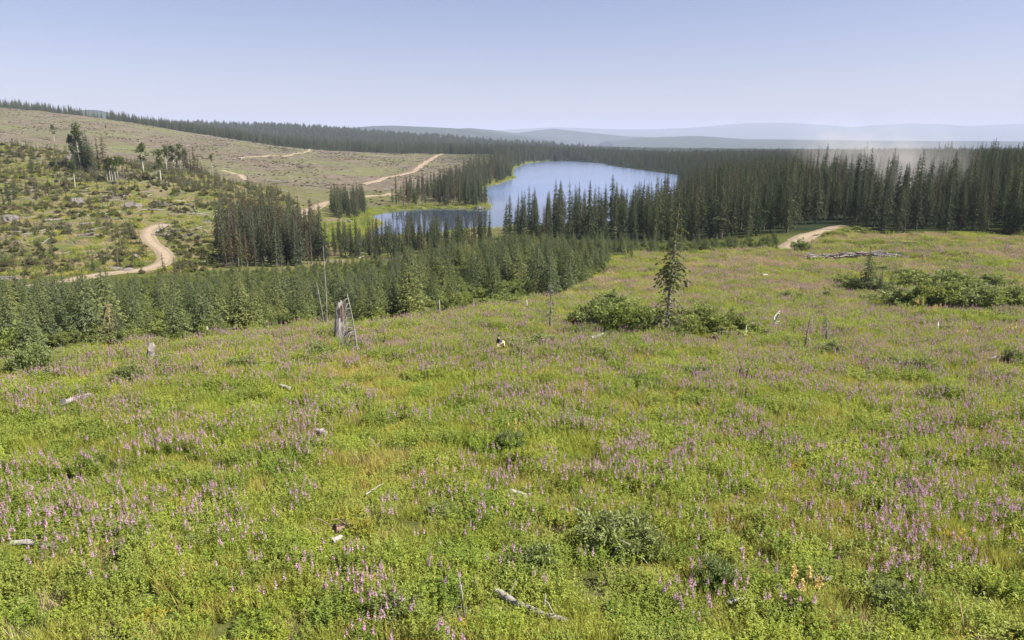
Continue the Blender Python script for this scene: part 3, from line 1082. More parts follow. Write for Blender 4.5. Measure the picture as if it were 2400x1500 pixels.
scatter('distant_forest', SPRUCE.joined, np.stack([bx, by, bz], 1), np.stack([0 * bx, 0 * bx, rng.random(len(bx)) * 6.28], 1), np.stack([wd, wd, s], 1), rng.integers(0, 5, len(bx)),
        'dark spruce forest on the low hills behind lake and clearcut', 'forest')

# --- left shore of the lake and the peninsula
shore = []
for (pts, sp, hh) in [
    ([(1040, 484), (1080, 485), (1140, 484), (1130, 462), (1128, 446), (1120, 436), (1060, 440), (1030, 455)], 4.6, 17),
    ([(905, 489), (1000, 483), (1045, 484), (1040, 450), (990, 455), (925, 474)], 6.2, 15),
    ([(1125, 440), (1175, 426), (1203, 415), (1200, 400), (1150, 402), (1100, 415), (1050, 432)], 6.0, 19),
    ([(1200, 398), (1232, 382), (1285, 377), (1280, 371), (1220, 374), (1160, 384), (1150, 398)], 9.0, 20),
    ([(780, 515), (845, 512), (865, 500), (850, 484), (800, 480), (775, 495)], 4.0, 14),
]:
    qx, qy = fill(pxl(pts), sp, lake=2.5)
    shore.append(np.stack([qx, qy, hh * (0.65 + 0.45 * rng.random(len(qx)))], 1))
shore = np.concatenate(shore)
wood_mass([(SPRUCE, 0.75, 'slender dark spruce', 'spruce_tree'), (DYING, 0.25, 'thin brown dying spruce', 'dying_spruce')], shore[:, 0], shore[:, 1], shore[:, 2], 50, 'spruce_tree',
          lambda x, y, z, lab: lab + ' on the far bank of the narrow bay', 'tree', ['shore_forest', 'dying_shore_forest'],
          ['dark spruces lining the curved far shore of the lake', 'brown spruces among the trees lining the lake shore'], 'spruces on the far bank of the bay', (20, 18))

# --- dark stand at the left end of the bay and the spruces before the bay
st = []
for pts, sp, hh in [([(508, 628), (560, 630), (640, 628), (720, 622), (770, 612), (742, 575), (690, 552), (620, 540), (545, 548), (515, 580)], 3.3, 17),
                    ([(770, 612), (840, 605), (905, 612), (1000, 600), (1060, 590), (1120, 580), (1170, 566), (1150, 560), (1050, 568), (985, 566), (900, 577), (860, 575), (780, 578)], 3.6, 11)]:
    qx, qy = fill(pxl(pts), sp, lake=2.5)
    st.append(np.stack([qx, qy, hh * (0.5 + 0.6 * rng.random(len(qx)))], 1))
st1, st2 = st
wood_mass([(SPRUCE, 0.55, 'tall dark spruce', 'spruce_tree'), (DYING, 0.45, 'thin brownish dying spruce', 'dying_spruce')], st1[:, 0], st1[:, 1], st1[:, 2], 100, 'spruce_tree',
          lambda x, y, z, lab: lab + ' in the dense stand below the winding road', 'tree', ['spruce_stand_forest', 'dying_stand_forest'],
          ['back rows of the dark spruce stand below the road', 'back rows of brown spruces in the stand below the road'], 'spruces in the stand left of the bay', (20, 18))
wood_mass([(SPRUCE, 0.8, 'small dark spruce', 'spruce_tree'), (DYING, 0.2, 'small brown spruce', 'dying_spruce')], st2[:, 0], st2[:, 1], st2[:, 2], 60, 'spruce_tree',
          lambda x, y, z, lab: lab + ' on the near bank of the bay', 'tree', ['bank_forest', 'dying_bank_forest'],
          ['small dark spruces crowding the near bank of the bay', 'small brown spruces crowding the near bank of the bay'], 'spruces on the near bank of the bay', (20, 18))

# --- the plantation of young spruces
PLANT = pxl([(-200, 860), (0, 862), (100, 845), (185, 832), (330, 800), (420, 806), (490, 786), (650, 770), (760, 757), (840, 765), (930, 752), (1010, 738), (1110, 725), (1230, 700), (1310, 692), (1350, 676), (1420, 640),
             (1425, 605), (1500, 592), (1570, 596), (1650, 588), (1760, 584), (1850, 580), (1862, 566), (1800, 560), (1600, 570), (1400, 572), (1180, 572), (1050, 595), (900, 615), (770, 620), (640, 634), (500, 638), (420, 645), (330, 652), (150, 668), (0, 680), (-200, 690)])
px_, py_ = fill(PLANT, 3.5, jitter=0.36)
pz_ = zat(px_, py_)
ipx, ipy = project(px_, py_, pz_)
ph = 6.0 * (0.42 + 0.55 * rng.random(len(px_)) + 0.35 * rng.random(len(px_)) ** 3)
ph *= 1 + 0.55 * np.exp(-((ipx - 1180) / 260) ** 2) * sstep(560, 640, ipy)
ph *= 1 - 0.50 * sstep(105, 180, py_) * (1 - 0.8 * sstep(750, 1050, ipx))
ph *= 1 - 0.15 * sstep(1420, 1500, ipx) - 0.15 * sstep(600, 565, ipy)
k = rng.random(len(px_)) < 0.88 - 0.12 * sstep(1450, 1650, ipx)
gapn = fbm(px_ / 14, py_ / 14, 77)
k &= gapn < 0.62
def lab_young(x, y, z, lab):
    q = project(x, y, z)[0]
    for lim, t in ((120, ' in the far left corner of the plantation'), (215, ' left of the dry tan spruce'), (300, ' around the dry tan spruce'), (420, ' behind the grey leaning stump'), (560, ' behind the short grey stub post'),
                   (700, ' left of the two bare poles'), (850, ' behind the broken trunk'), (1000, ' right of the broken trunk'), (1200, ' behind the crouching person')):
        if q < lim:
            return lab + t
    return lab + ' at the right tip of the plantation'


wood_mass([(YOUNG, 1.0, 'young planted blue green spruce', 'young_spruce')], px_[k], py_[k], ph[k], 300, 'young_spruce',
          lab_young, 'tree', ['plantation_forest'],
          ['dense plantation of young spruces on the slope below the meadow'], 'young spruces in the plantation', (5,))
# broad-leaved growth between the young spruces
ux_, uy_ = fill(PLANT, 2.7)
uz_ = zat(ux_, uy_)
s = (0.5 + 0.7 * rng.random(len(ux_))) * (1 - 0.3 * sstep(150, 200, uy_))
scatter('undergrowth', WILLOW.joined, np.stack([ux_, uy_, uz_], 1), np.stack([0 * s, 0 * s, rng.random(len(s)) * 6.28], 1), np.stack([s, s, s * 0.9], 1), rng.integers(0, 4, len(s)),
        'light green broad-leaved undergrowth between the young spruces', 'undergrowth')

# ================================================================ left hillside
def tree_px(K, name, bx, by, th, href, label, cat, group=None, wide=1.0, k=None, tilt=(0, 0)):
    p = P(bx, by)
    s = th * pxm(p[1]) / href
    return K.plant(name, p, (s * wide, s * wide, s), rng.random() * 6.28, int(rng.integers(99)) if k is None else k, label, cat, group, tilt)


HILLOCK = pxl([(-150, 660), (60, 655), (180, 645), (330, 642), (420, 640), (505, 634), (512, 560), (560, 520), (640, 500), (700, 480), (640, 440), (520, 425), (480, 400), (380, 392), (250, 378), (120, 352), (0, 340), (-150, 330)])
x, y = fill(HILLOCK, 2.9)
z = zat(x, y)
px_, py_ = project(x, y, z)
d = fbm(x / 16, y / 16, 81)
k = (d + 0.25 * (rng.random(len(x)) - 0.5) > 0.46) & in_view(x, y, z, 2)
x, y, z = x[k], y[k], z[k]
s = 0.35 + 0.75 * rng.random(len(x)) ** 1.5
M_SCRUB = foliage('hillside_scrub', (0.075, 0.098, 0.030), (0.155, 0.16, 0.055), (0.15, 0.128, 0.078), 0.3, 0.05)
SCRUB_COL = proto_collection('scrub', [join(*bush(330 + i, 2.2, 1.8, 12, 80, 0.26)).mesh('scrub', [M_GREY, M_SCRUB]) for i in range(4)])
scatter('hillside_shrubbery', SCRUB_COL, np.stack([x, y, z], 1), np.stack([0 * s, 0 * s, rng.random(len(s)) * 6.28], 1), np.stack([s * 1.3, s * 1.3, s], 1), rng.integers(0, 4, len(s)),
        'low green and olive scrub covering the hillside by the winding road', 'scrub')
# saplings on the hillock
k = (fbm(x / 22, y / 22, 84) + 0.3 * sstep(330, 420, y) + 0.3 * (rng.random(len(x)) - 0.5) > 0.57)
s = (0.4 + 0.5 * rng.random(k.sum()))
M_SAPL = foliage('sapling_needles', (0.075, 0.088, 0.034), (0.13, 0.12, 0.055), None, 0.2)
SAPL_COL = proto_collection('sapling', [join(*conifer(350 + i, 6, 0.9, 14, 5, 0.1, 0.3, 3, 0.8, 0.3, 1.1)).mesh('sapling', [M_GREY, M_SAPL]) for i in range(3)])
scatter('sapling_shrubbery', SAPL_COL, np.stack([x[k], y[k], z[k]], 1), np.stack([0 * s, 0 * s, rng.random(len(s)) * 6.28], 1), np.stack([s, s, s], 1), rng.integers(0, 3, len(s)),
        'thin olive conifer saplings scattered over the hillside', 'saplings')
# open clearcut: low scrub and slash
x, y = uy_region(-0.74, -0.02, 400, 1450, 22000)
z = zat(x, y)
br = (fbm(x / 45, y / 45, 87) + 0.28 * (rng.random(len(x)) - 0.5) > 0.52) & road_clear(x, y, 2) & ~in_poly(x, y, LAKE) & (y < np.interp(x / y, [-0.8, -0.66, -0.5, -0.35, -0.2, -0.02], [1560, 1500, 1420, 1260, 1260, 1320]) - 15)
x, y, z = x[br], y[br], z[br]
s = (0.25 + 0.6 * rng.random(len(x)) ** 2)
M_CUT = foliage('clearcut_scrub', (0.115, 0.118, 0.062), (0.165, 0.14, 0.095), (0.155, 0.128, 0.10), 0.25, 0.02)
CUT_COL = proto_collection('cut_scrub', [join(*bush(360 + i, 3.0, 1.2, 9, 50, 0.4, False)[1:]).mesh('cut_scrub', [M_CUT]) for i in range(3)])
scatter('clearcut_shrubbery', CUT_COL, np.stack([x, y, z], 1), np.stack([0 * s, 0 * s, rng.random(len(s)) * 6.28], 1), np.stack([s, s, s], 1), rng.integers(0, 3, len(s)),
        'sparse low scrub over the brown clearcut slope', 'scrub')
LOGS = [MB().tube([(-L / 2, 0, 0), (0, 0.02 * L, 0.01 * L), (L / 2, 0, 0)], [r, r * 0.85, r * 0.6], 6).mesh('log', [m]) for L, r, m in ((7, 0.12, M_GREY), (5, 0.09, M_WHITE), (9, 0.14, M_GREY), (4, 0.10, M_GREY))]
LOG_COL = proto_collection('slash', LOGS)
x, y = uy_region(-0.74, -0.05, 215, 1250, 3600)
x2, y2 = uy_region(-0.74, -0.33, 215, 430, 500)
x, y = np.concatenate([x, x2]), np.concatenate([y, y2])
z = zat(x, y)
k = road_clear(x, y, 3) & ~in_poly(x, y, LAKE) & (poly_dist(x, y, LAKE) > 12) & (fbm(x / 30, y / 30, 91) > 0.45) & ~in_poly(x, y, PLANT)
x, y, z = x[k], y[k], z[k]
n = len(x)
s = 0.7 + 0.7 * rng.random(n)
scatter('slash_debris', LOG_COL, np.stack([x, y, z + 0.35], 1), np.stack([rng.normal(size=n) * 0.1, rng.normal(size=n) * 0.12, rng.random(n) * 6.28], 1), np.stack([s, s * 1.4, s * 1.4], 1), rng.integers(0, 4, n),
        'pale cut logs and branches strewn over the cleared slopes', 'debris')

G_HILL = 'trees left standing on the hillside'
for bx, by, th, kk in [(172, 388, 78, 'a'), (182, 384, 88, 's'), (192, 390, 92, 's'), (186, 396, 60, 's'), (197, 398, 84, 's'), (204, 400, 90, 's'), (210, 404, 92, 's'), (217, 404, 80, 's'), (224, 408, 76, 's'), (178, 392, 70, 's'), (188, 392, 98, 'a')]:
    tree_px(*((ASPEN, 'aspen_tree') if kk == 'a' else (SPRUCE, 'spruce_tree')), bx, by, th, 14 if kk == 'a' else 20,
            ('aspen' if kk == 'a' else 'dark spruce') + ' in the tall clump topping the left hillside', 'tree', 'tall clump on the left hillside', 1.1)
for bx, by, th, l in [(232, 402, 80, 'slim spire spruce next to the tall clump, the one closer to it'), (246, 404, 82, 'slim spire spruce beyond the tall clump, standing apart on its right')]:
    tree_px(DYING, 'spruce_tree', bx, by, th, 18, l, 'tree', None, 1.5)
for bx, by, th, l in [(337, 408, 78, 'lone aspen with long pale bare trunk on the hillside'), (378, 430, 82, 'aspen with round crown right of the pale lone aspen'),
                      (127, 330, 40, 'small round tree standing alone high on the brown slope'), (140, 438, 56, 'aspen with twin grey trunks on the left hillside'),
                      (176, 440, 62, 'leafy aspen above the grey rocks on the left hillside'), (497, 396, 34, 'small aspen at the right end of the hillside crest')]:
    tree_px(ASPEN, 'aspen_tree', bx, by, th, 14, l, 'tree', None, 1.35)
for bx, by, th in [(252, 424, 52), (259, 424, 58), (264, 426, 60), (271, 424, 54), (277, 418, 50), (284, 414, 46), (290, 410, 40)]:
    tree_px(ASPEN, 'aspen_tree', bx, by, th, 14, 'slim pale trunked aspen in the grove below the hill crest', 'tree', 'aspen grove below the crest')
for bx, by, th, kk in [(392, 404, 62, 'a'), (400, 400, 64, 's'), (408, 402, 66, 'a'), (416, 398, 62, 's'), (424, 404, 68, 'a'), (432, 402, 60, 's'), (436, 400, 56, 'a'), (440, 408, 60, 's'), (449, 410, 60, 's'), (458, 412, 66, 's'), (466, 416, 54, 's'), (474, 430, 50, 's'), (490, 440, 46, 's'), (505, 445, 42, 's')]:
    tree_px(*((ASPEN, 'aspen_tree') if kk == 'a' else (DYING, 'spruce_tree')), bx, by, th, 14 if kk == 'a' else 18,
            ('aspen' if kk == 'a' else 'thin brownish spruce') + ' in the grove on the rounded knoll of the hillside', 'tree', 'grove on the hillside knoll', 1.2)
for bx, by, th, l in [(22, 482, 68, 'dark spruce at the left edge above the grey boulder'), (36, 470, 50, 'smaller dark spruce beside the spruce at the left edge'),
                      (220, 640, 36, 'small dark spruce beside the winding dirt road'), (75, 410, 50, 'thin spruce among saplings at the far left crest'),
                      (248, 300, 14, 'tiny dark spruce alone on the upper brown slope'), (583, 452, 40, 'lone thin spruce above the dark stand')]:
    tree_px(SPRUCE, 'spruce_tree', bx, by, th, 20, l, 'tree', None, 1.5)
rg = np.random.default_rng(77)
for i in range(70):
    bx, by = rg.uniform(20, 640), rg.uniform(430, 610)
    if not (in_poly([bx], [by], [(0, 430), (500, 425), (640, 480), (520, 560), (500, 610), (430, 600), (330, 500), (300, 620), (0, 640)])[0]):
        continue
    tree_px(SNAG, 'dead_snag', bx, by, rg.uniform(22, 48), 12, 'grey dead snag left standing in the scrub of the hillside', 'snag', 'grey snags on the left hillside', 1.0, None, (rg.normal() * 0.08, rg.normal() * 0.08))


# ---- boulders
def boulder(seed, w, d, h, m):
    import bmesh
    bm = bmesh.new()
    bmesh.ops.create_icosphere(bm, subdivisions=3, radius=1)
    rg = np.random.default_rng(seed)
    off = rg.random(3) * 50
    for v in bm.verts:
        c = np.array(v.co)
        q = c * 1.6 + off
        f = 0.45 + 1.05 * float(fbm(np.array([q[0] + q[2] * 0.7]), np.array([q[1] - q[2] * 0.6]), seed)[0])
        v.co = (c[0] * f * w / 2, c[1] * f * d / 2, c[2] * f * h * 0.6)
    me = bpy.data.meshes.new('boulder')
    bm.to_mesh(me); bm.free()
    me.materials.append(m)
    return me


M_ROCK = rough_mat('pale_granite', [(0.3, (0.075, 0.068, 0.06)), (0.55, (0.145, 0.130, 0.115)), (0.75, (0.22, 0.20, 0.18))], 0.9, 8, 0.8, 0.3)
for i, (bx, by, w, h, l) in enumerate([(25, 518, 44, 26, 'large pale grey boulder at the left edge of the hillside'), (312, 486, 50, 18, 'broad pale rock outcrop above the winding road'),
                                       (20, 656, 52, 18, 'low grey rock at the left edge beside the plantation'), (180, 478, 34, 26, 'pale rock below the leafy aspen on the hillside'),
                                       (318, 606, 24, 16, 'pale rock beside the bend of the dirt road'), (270, 632, 30, 14, 'yellowish rock on the bank above the dirt road'), (300, 634, 26, 10, 'low sandy rock at the foot of the road bank'),
                                       (1126, 488, 30, 8, 'low brown rock on the tip of the lake peninsula'), (1146, 486, 14, 7, 'small pale rock at the water by the peninsula tip'), (170, 375, 40, 24, 'bare tan rock face left of the tall clump')]):
    p = P(bx, by)
    k = pxm(p[1])
    tag(link('boulder', boulder(900 + i, w * k, w * k * 0.9, h * k * 0.95, M_ROCK), None, p, (0, 0, i * 1.3)), l, 'rock')

# ================================================================ shrubs in and around the meadow
BUSHES = [  # image x, base y, width, height (picture pixels), kind, label
    (1400, 775, 90, 85, 'w', 'bright green willow bush left of the lone spruce'), (1460, 785, 100, 95, 'w', 'large rounded willow bush close to the lone spruce'), (1520, 785, 60, 70, 'w', 'willow bush touching the lone spruce trunk'),
    (1440, 740, 90, 60, 'w', 'willow bush behind the large rounded bush'), (1350, 770, 50, 50, 'w', 'small willow bush beside the thin dead spruce'),
    (1620, 795, 70, 70, 'g', 'grey green bush just right of the lone spruce'), (1670, 790, 80, 75, 'g', 'grey green bush in the middle of the thicket'), (1720, 785, 70, 65, 'g', 'grey green bush at the right end of the thicket'),
    (1650, 760, 90, 55, 'w', 'willow bush at the back of the thicket'), (1770, 790, 60, 40, 'g', 'low bush with bare white stems poking out'),
    (2120, 725, 80, 60, 'w', 'willow bush at the left end of the long thicket'), (2180, 728, 90, 75, 'w', 'rounded willow in the front row of the long thicket'), (2250, 730, 90, 80, 'w', 'dark based willow in the middle of the long thicket'),
    (2320, 732, 90, 75, 'w', 'tall willow near the right end of the long thicket'), (2390, 730, 80, 75, 'w', 'willow cut by the right edge of the picture'),
    (2160, 680, 90, 45, 'g', 'greyish willow at the back left of the long thicket'), (2240, 678, 100, 50, 'g', 'greyish willow at the back of the long thicket'), (2330, 682, 90, 48, 'g', 'greyish willow at the back right of the long thicket'),
    (1985, 672, 50, 34, 'w', 'small bush left of the three little spruces'), (2010, 690, 60, 40, 'w', 'bush at the foot of the tallest little spruce'), (2070, 692, 60, 36, 'w', 'bush between the little spruces'),
    (1850, 706, 55, 28, 'w', 'low bush alone in the far meadow'), (1880, 708, 36, 22, 'w', 'tiny bush beside the low bush in the far meadow'), (1945, 706, 40, 26, 'w', 'small dark bush in the far meadow'), (1965, 680, 30, 16, 'w', 'low dark shrub before the three little spruces'),
    (2200, 612, 30, 14, 'w', 'tiny bush behind the log pile'), (1880, 592, 40, 36, 'g', 'dark bush at the end of the pale forest road'), (1960, 556, 60, 14, 'g', 'low bush beside the pale forest road'), (2020, 548, 60, 18, 'g', 'low bush at the foot of the forest edge'), (2150, 580, 90, 14, 'w', 'low hedge of bushes along the meadow track'),
    (1265, 822, 100, 34, 'w', 'low dark green bush right of the crouching person'), (290, 905, 90, 56, 'w', 'leafy bush before the grey leaning stump'), (410, 890, 90, 38, 'w', 'dark leafy bush right of the grey leaning stump'),
    (560, 875, 90, 40, 'w', 'low bush in the left part of the meadow'), (100, 900, 80, 44, 'w', 'bush at the left meadow edge'), (60, 890, 120, 90, 'w', 'broad willow at the far left meadow edge'), (30, 830, 90, 80, 'w', 'tall willow among young spruces at the left edge'),
    (740, 850, 90, 50, 'w', 'low bush in front of the broken trunk'), (860, 850, 70, 30, 'w', 'dark bush right of the drooping dead tree'), (475, 800, 40, 36, 'w', 'small bush at the plantation edge'),
    (1000, 740, 60, 46, 'w', 'yellow green bush at the plantation edge'), (1070, 735, 60, 60, 'w', 'tall broad leaved bush among the young spruces'), (1180, 722, 70, 34, 'w', 'low bush before the tall young spruces'),
    (2170, 885, 110, 52, 'w', 'dark bush in the right part of the meadow'), (2085, 865, 60, 34, 'w', 'small bush in the right part of the meadow'), (2380, 860, 60, 50, 'w', 'bush by the right edge of the meadow'), (2105, 785, 40, 26, 'w', 'little bush near the short white post'),
    (1960, 840, 70, 40, 'w', 'bush at the foot of the leaning dead tree'),
    (1195, 1060, 75, 62, 'g', 'dark leafy bush in the middle of the meadow'), (1215, 1115, 90, 70, 'y', 'yellowish bush with tan tips in the middle meadow'),
    (1450, 1310, 220, 120, 'g', 'large silvery willow bush with bare twigs in the meadow'), (1530, 1320, 130, 90, 'g', 'silvery willow bush right of the largest one'), (1240, 1360, 150, 90, 'g', 'silvery bush left of the largest willow'),
    (1690, 1410, 150, 110, 'g', 'leafy silvery bush left of the yellow plumes'), (2120, 1460, 150, 110, 'g', 'dark leafy bush near the lower right corner'), (2130, 1170, 90, 60, 'g', 'greyish bush in the right meadow'), (2280, 1250, 70, 46, 'w', 'dark bush by the right edge'),
    (920, 1480, 170, 90, 'w', 'dark leafy bush at the bottom of the meadow'), (2400, 1240, 60, 70, 'w', 'leafy bush cut by the right edge'), (1290, 925, 70, 24, 'y', 'bright yellow green leafy clump in the middle meadow'), (840, 1270, 90, 60, 'y', 'yellowish bush beside the rotten brown log'),
    (1030, 1230, 120, 40, 'w', 'low leafy clump left of the grey log end'), (300, 1310, 110, 50, 'w', 'dark clump of leaves in the lower left meadow'), (420, 1310, 110, 50, 'w', 'leafy clump beside dark hollow in the lower left'), (10, 1130, 60, 60, 'w', 'leafy bush cut by the left edge'),
    (1590, 802, 60, 44, 'w', 'low bush hiding the foot of the lone spruce'), (1800, 800, 70, 30, 'w', 'low spreading bush under the bleached snag'), (1850, 815, 70, 24, 'w', 'low bush left of the leaning dead tree'), (1490, 760, 110, 60, 'w', 'broad light green bush behind the lone spruce'),
    (1700, 800, 90, 40, 'w', 'low front bush of the thicket'), (2060, 712, 60, 24, 'w', 'low bush left of the long thicket'), (2280, 700, 120, 52, 'w', 'broad willow inside the long thicket'), (2140, 655, 70, 26, 'w', 'low bush at the back corner of the long thicket'), (2080, 640, 50, 20, 'w', 'small bush behind the little spruces'),
    (1560, 1395, 60, 40, 'y', 'small yellow leafed shrub right of the large willow'), (1640, 890, 110, 30, 'w', 'dark green patch of shrubs in the flowery middle'), (1500, 905, 70, 30, 'w', 'green shrub clump among pink flowers'),
]
YELLOW = Kind('yellow_bush', [bush(340 + i, 1.6, 1.1, 14, 130, 0.10) for i in range(2)], [M_GREY, foliage('yellow_green_leaves', (0.22, 0.26, 0.04), (0.34, 0.31, 0.06), None, 0.4)], ('stems', 'foliage'))
CLEAR = []
for i, (bx, by, w, h, kk, l) in enumerate(BUSHES):
    p = P(bx, by)
    k = pxm(p[1])
    K, bw, bh = {'w': (WILLOW, 2.3, 1.9), 'g': (LEAFY, 1.6, 1.05), 'y': (YELLOW, 1.5, 1.05)}[kk]
    if kk == 'w' and p[1] < 60:
        K, bw, bh = LEAFY, 1.6, 1.05
    if kk == 'g' and p[1] > 60:
        K, bw, bh = WILLOW, 2.3, 1.9
    sx, sz = w * k / bw * (1.05 if p[1] < 60 else 1.25), h * k / bh * (1.0 if p[1] < 60 else 0.92)
    K.plant('willow_bush' if kk != 'y' else 'yellow_shrub', p + (0, sx * bw * 0.25, 0), (sx, sx, sz), rng.random() * 6.28, i, l, 'bush', None)
for bx, by, th, l in [(2030, 690, 112, 'tallest of the three little spruces in the right meadow'), (2062, 692, 62, 'middle one of the three little spruces'), (2086, 690, 54, 'rightmost of the three little spruces'),
                      (1480, 612, 34, 'small dark spruce alone at the plantation corner'), (1820, 590, 26, 'tiny spruce at the end of the forest road'), (1410, 640, 60, 'young spruce at the right tip of the plantation')]:
    tree_px(YOUNG, 'young_spruce', bx, by, th, 5, l, 'tree', None, 0.85)

# ================================================================ the lone spruce
p = P(1562, 792)
k = pxm(p[1])
hh = 318 * k
T, C = conifer(950, hh, 0.115 * hh, 36, 6, 0.36, 0.55, 5, 0.60, 0.30, 0.62, 0.08, lean=0.045)
T2, C2 = conifer(951, hh * 0.34, 0.15 * hh, 8, 6, 0.12, 0.9, 5, 0.35, 0.3, 0.62, 0.05)
C.parts += [(v, m, f) for v, m, f in C2.parts]
root = empty('lone_spruce', p)
link('trunk', T.mesh('lone_trunk', [M_GREY], True), root)
link('crown', C.mesh('lone_crown', [foliage('lone_needles', (0.105, 0.122, 0.052), (0.12, 0.13, 0.06), None, 0.3)]), root)
rg = np.random.default_rng(5)
D = MB()
for j in range(26):
    z0 = hh * (0.05 + 0.32 * rg.random()); a = rg.random() * 6.28; L = hh * (0.05 + 0.06 * rg.random())
    D.tube([(0, 0, z0), (L * .6 * math.cos(a), L * .6 * math.sin(a), z0 - .1 * L), (L * math.cos(a), L * math.sin(a), z0 - .5 * L)], [0.02, 0.012, 0.005], 3, cap=False)
link('dead_branches', D.mesh('lone_branches', [M_GREY]), root)
tag(root, 'tall sparse spruce with bare lower trunk standing alone in the meadow', 'tree')


# ================================================================ dead wood
def stick(name, label, cat, pts, r0, mat=M_GREY, r1=None, twigs=0, seed=0, tl=0.25, droop=0.2, depth=None, needles=None, side=0):
    """a standing or leaning dead stem drawn through picture points, its foot on the ground"""
    b = P(*pts[0]) if depth is None else at_depth(*pts[0], depth)
    rg = np.random.default_rng(seed + 1000)
    Q = [np.array([0, 0, -0.3])] + [at_depth(q[0], q[1], b[1] + 0.15 * i * rg.normal()) - b for i, q in enumerate(pts)]
    Q = smooth_line(Q, 14)
    r1 = r0 * 0.3 if r1 is None else r1
    root = empty(name, b)
    link('stem', MB().tube(Q, np.linspace(r0, r1, 14), 6).mesh(name, [mat], True), root)
    if twigs:
        B = MB()
        H = Q[-1][2]
        for j in range(twigs):
            t = 0.15 + 0.83 * rg.random()
            c = Q[min(13, int(t * 13))]
            a = rg.random() * 6.28 if not side else (math.pi if side < 0 else 0) + rg.normal() * 0.5
            L = tl * H * (1.15 - 0.8 * t) * (0.5 + 0.7 * rg.random())
            o = np.array([math.cos(a), math.sin(a), 0])
            if droop > 0.6:
                w_ = rg.normal(size=3) * 0.06 * L
                B.tube([c, c + o * L * 0.3 + (0, 0, 0.02 * L), c + o * L * 0.6 - (0, 0, 0.28 * L) + w_, c + o * L * 0.8 - (0, 0, 0.75 * L) + w_, c + o * L * 0.88 - (0, 0, 1.35 * L)], [r0 * 0.22 + 0.006, r0 * 0.2 + 0.006, 0.014, 0.011, 0.006], 3, cap=False)
                continue
            B.tube([c, c + o * L * 0.55 + (0, 0, 0.06 * L), c + o * L * 0.9 + (0, 0, -droop * L), c + o * L + (0, 0, -2.0 * droop * L)], [r0 * 0.30 + 0.006, r0 * 0.2 + 0.006, 0.1 * r0 + 0.005, 0.004], 3, cap=False)
        link('branches', B.mesh(name + '_branches', [mat]), root)
    if needles:
        N = MB()
        n = 260
        t = 0.2 + 0.75 * rg.random(n)
        c = Q[np.minimum(13, (t * 13).astype(int))]
        a = rg.random(n) * 6.28
        L = (Q[-1][2] * tl * (1.15 - 0.8 * t) * (0.3 + 0.7 * rg.random(n)))[:, None]
        o = np.stack([np.cos(a), np.sin(a), -0.35 * np.ones(n)], 1)
        N.leaves(c + o * L, unit(o + rg.normal(size=(n, 3)) * 0.5) * 0.22, unit(rg.normal(size=(n, 3))) * 0.035)
        link('needles', N.mesh(name + '_needles', [needles]), root)
    CLEAR.append((b[0], b[1] - 0.5, 0.7))
    return tag(root, label, cat)


stick('dead_pole', 'taller of the two bare grey poles left of the broken trunk', 'dead tree', [(766, 772), (765, 700), (760, 620), (757, 575)], 0.09, M_GREY, 0.03)
stick('dead_pole', 'shorter leaning bare pole left of the broken trunk', 'dead tree', [(761, 774), (752, 715), (742, 663)], 0.08, M_GREY, 0.04)
stick('drooping_dead_tree', 'bleached dead tree with drooping fan of branches by the broken trunk', 'dead tree', [(838, 826), (830, 770), (820, 715), (813, 688)], 0.09, M_WHITE, 0.035, 150, 3, 0.36, 1.1, side=-1)
stick('thin_dead_spruce', 'thin grey dead spruce left of the big willow bushes', 'dead tree', [(1289, 778), (1290, 720), (1291, 662)], 0.12, M_GREY, 0.03, 34, 4, 0.16, 0.3, needles=M_NEEDLE)
stick('dry_young_spruce', 'dry tan young spruce before the dark plantation', 'dead tree', [(259, 808), (257, 760), (253, 706)], 0.09, M_STRAW, 0.02, 90, 5, 0.30, 0.45)
stick('leaning_dead_sapling', 'leaning dead sapling with fine twigs in the left meadow', 'dead tree', [(498, 858), (508, 830), (521, 798)], 0.06, M_GREY, 0.02, 26, 6, 0.35, 0.3)
stick('dry_brown_sapling', 'dry reddish sapling in front of the plantation', 'dead tree', [(304, 850), (300, 830), (293, 806)], 0.05, M_RED, 0.02, 40, 7, 0.30, 0.3)
stick('short_post', 'short grey stub post at the plantation edge', 'post', [(486, 797), (485, 780), (485, 766)], 0.13, M_GREY, 0.12)
stick('stump_stub', 'small pale stub below the tall young spruces', 'stub', [(1236, 732), (1235, 718), (1234, 703)], 0.12, M_WHITE, 0.11)
stick('stump_stub', 'grey broken stub at the edge of the young spruces', 'stub', [(1030, 745), (1030, 725), (1029, 703)], 0.12, M_GREY, 0.09)
stick('dead_sapling', 'little grey dead sapling before the young spruces', 'dead tree', [(1110, 742), (1110, 722), (1110, 700)], 0.06, M_GREY, 0.02, 24, 8, 0.25, 0.2)
stick('leaning_dead_tree', 'thin leaning dead tree in the right meadow', 'dead tree', [(1884, 834), (1890, 790), (1901, 735)], 0.09, M_GREY, 0.02, 24, 9, 0.22, 0.3)
stick('dead_spruce', 'grey dead spruce with a skirt of twigs in the right meadow', 'dead tree', [(1937, 812), (1937, 780), (1936, 732)], 0.09, M_GREY, 0.02, 60, 10, 0.24, 0.7)
stick('bleached_snag', 'bleached forked snag at the end of the thicket', 'dead tree', [(1808, 777), (1814, 758), (1826, 735)], 0.17, M_BLEACH, 0.07, 6, 11, 0.5, -0.1)
stick('bleached_snag', 'second bleached stem leaning beside the forked snag', 'dead tree', [(1812, 775), (1818, 755), (1812, 745), (1828, 728)], 0.12, M_BLEACH, 0.05)
stick('curved_branch', 'grey curved branch arching left of the bleached snag', 'branch', [(1768, 770), (1764, 745), (1772, 725), (1790, 716)], 0.05, M_GREY, 0.015)
stick('curved_branch', 'thin arched branch between thicket and bleached snag', 'branch', [(1795, 776), (1785, 755), (1778, 735), (1800, 722)], 0.04, M_GREY, 0.012)
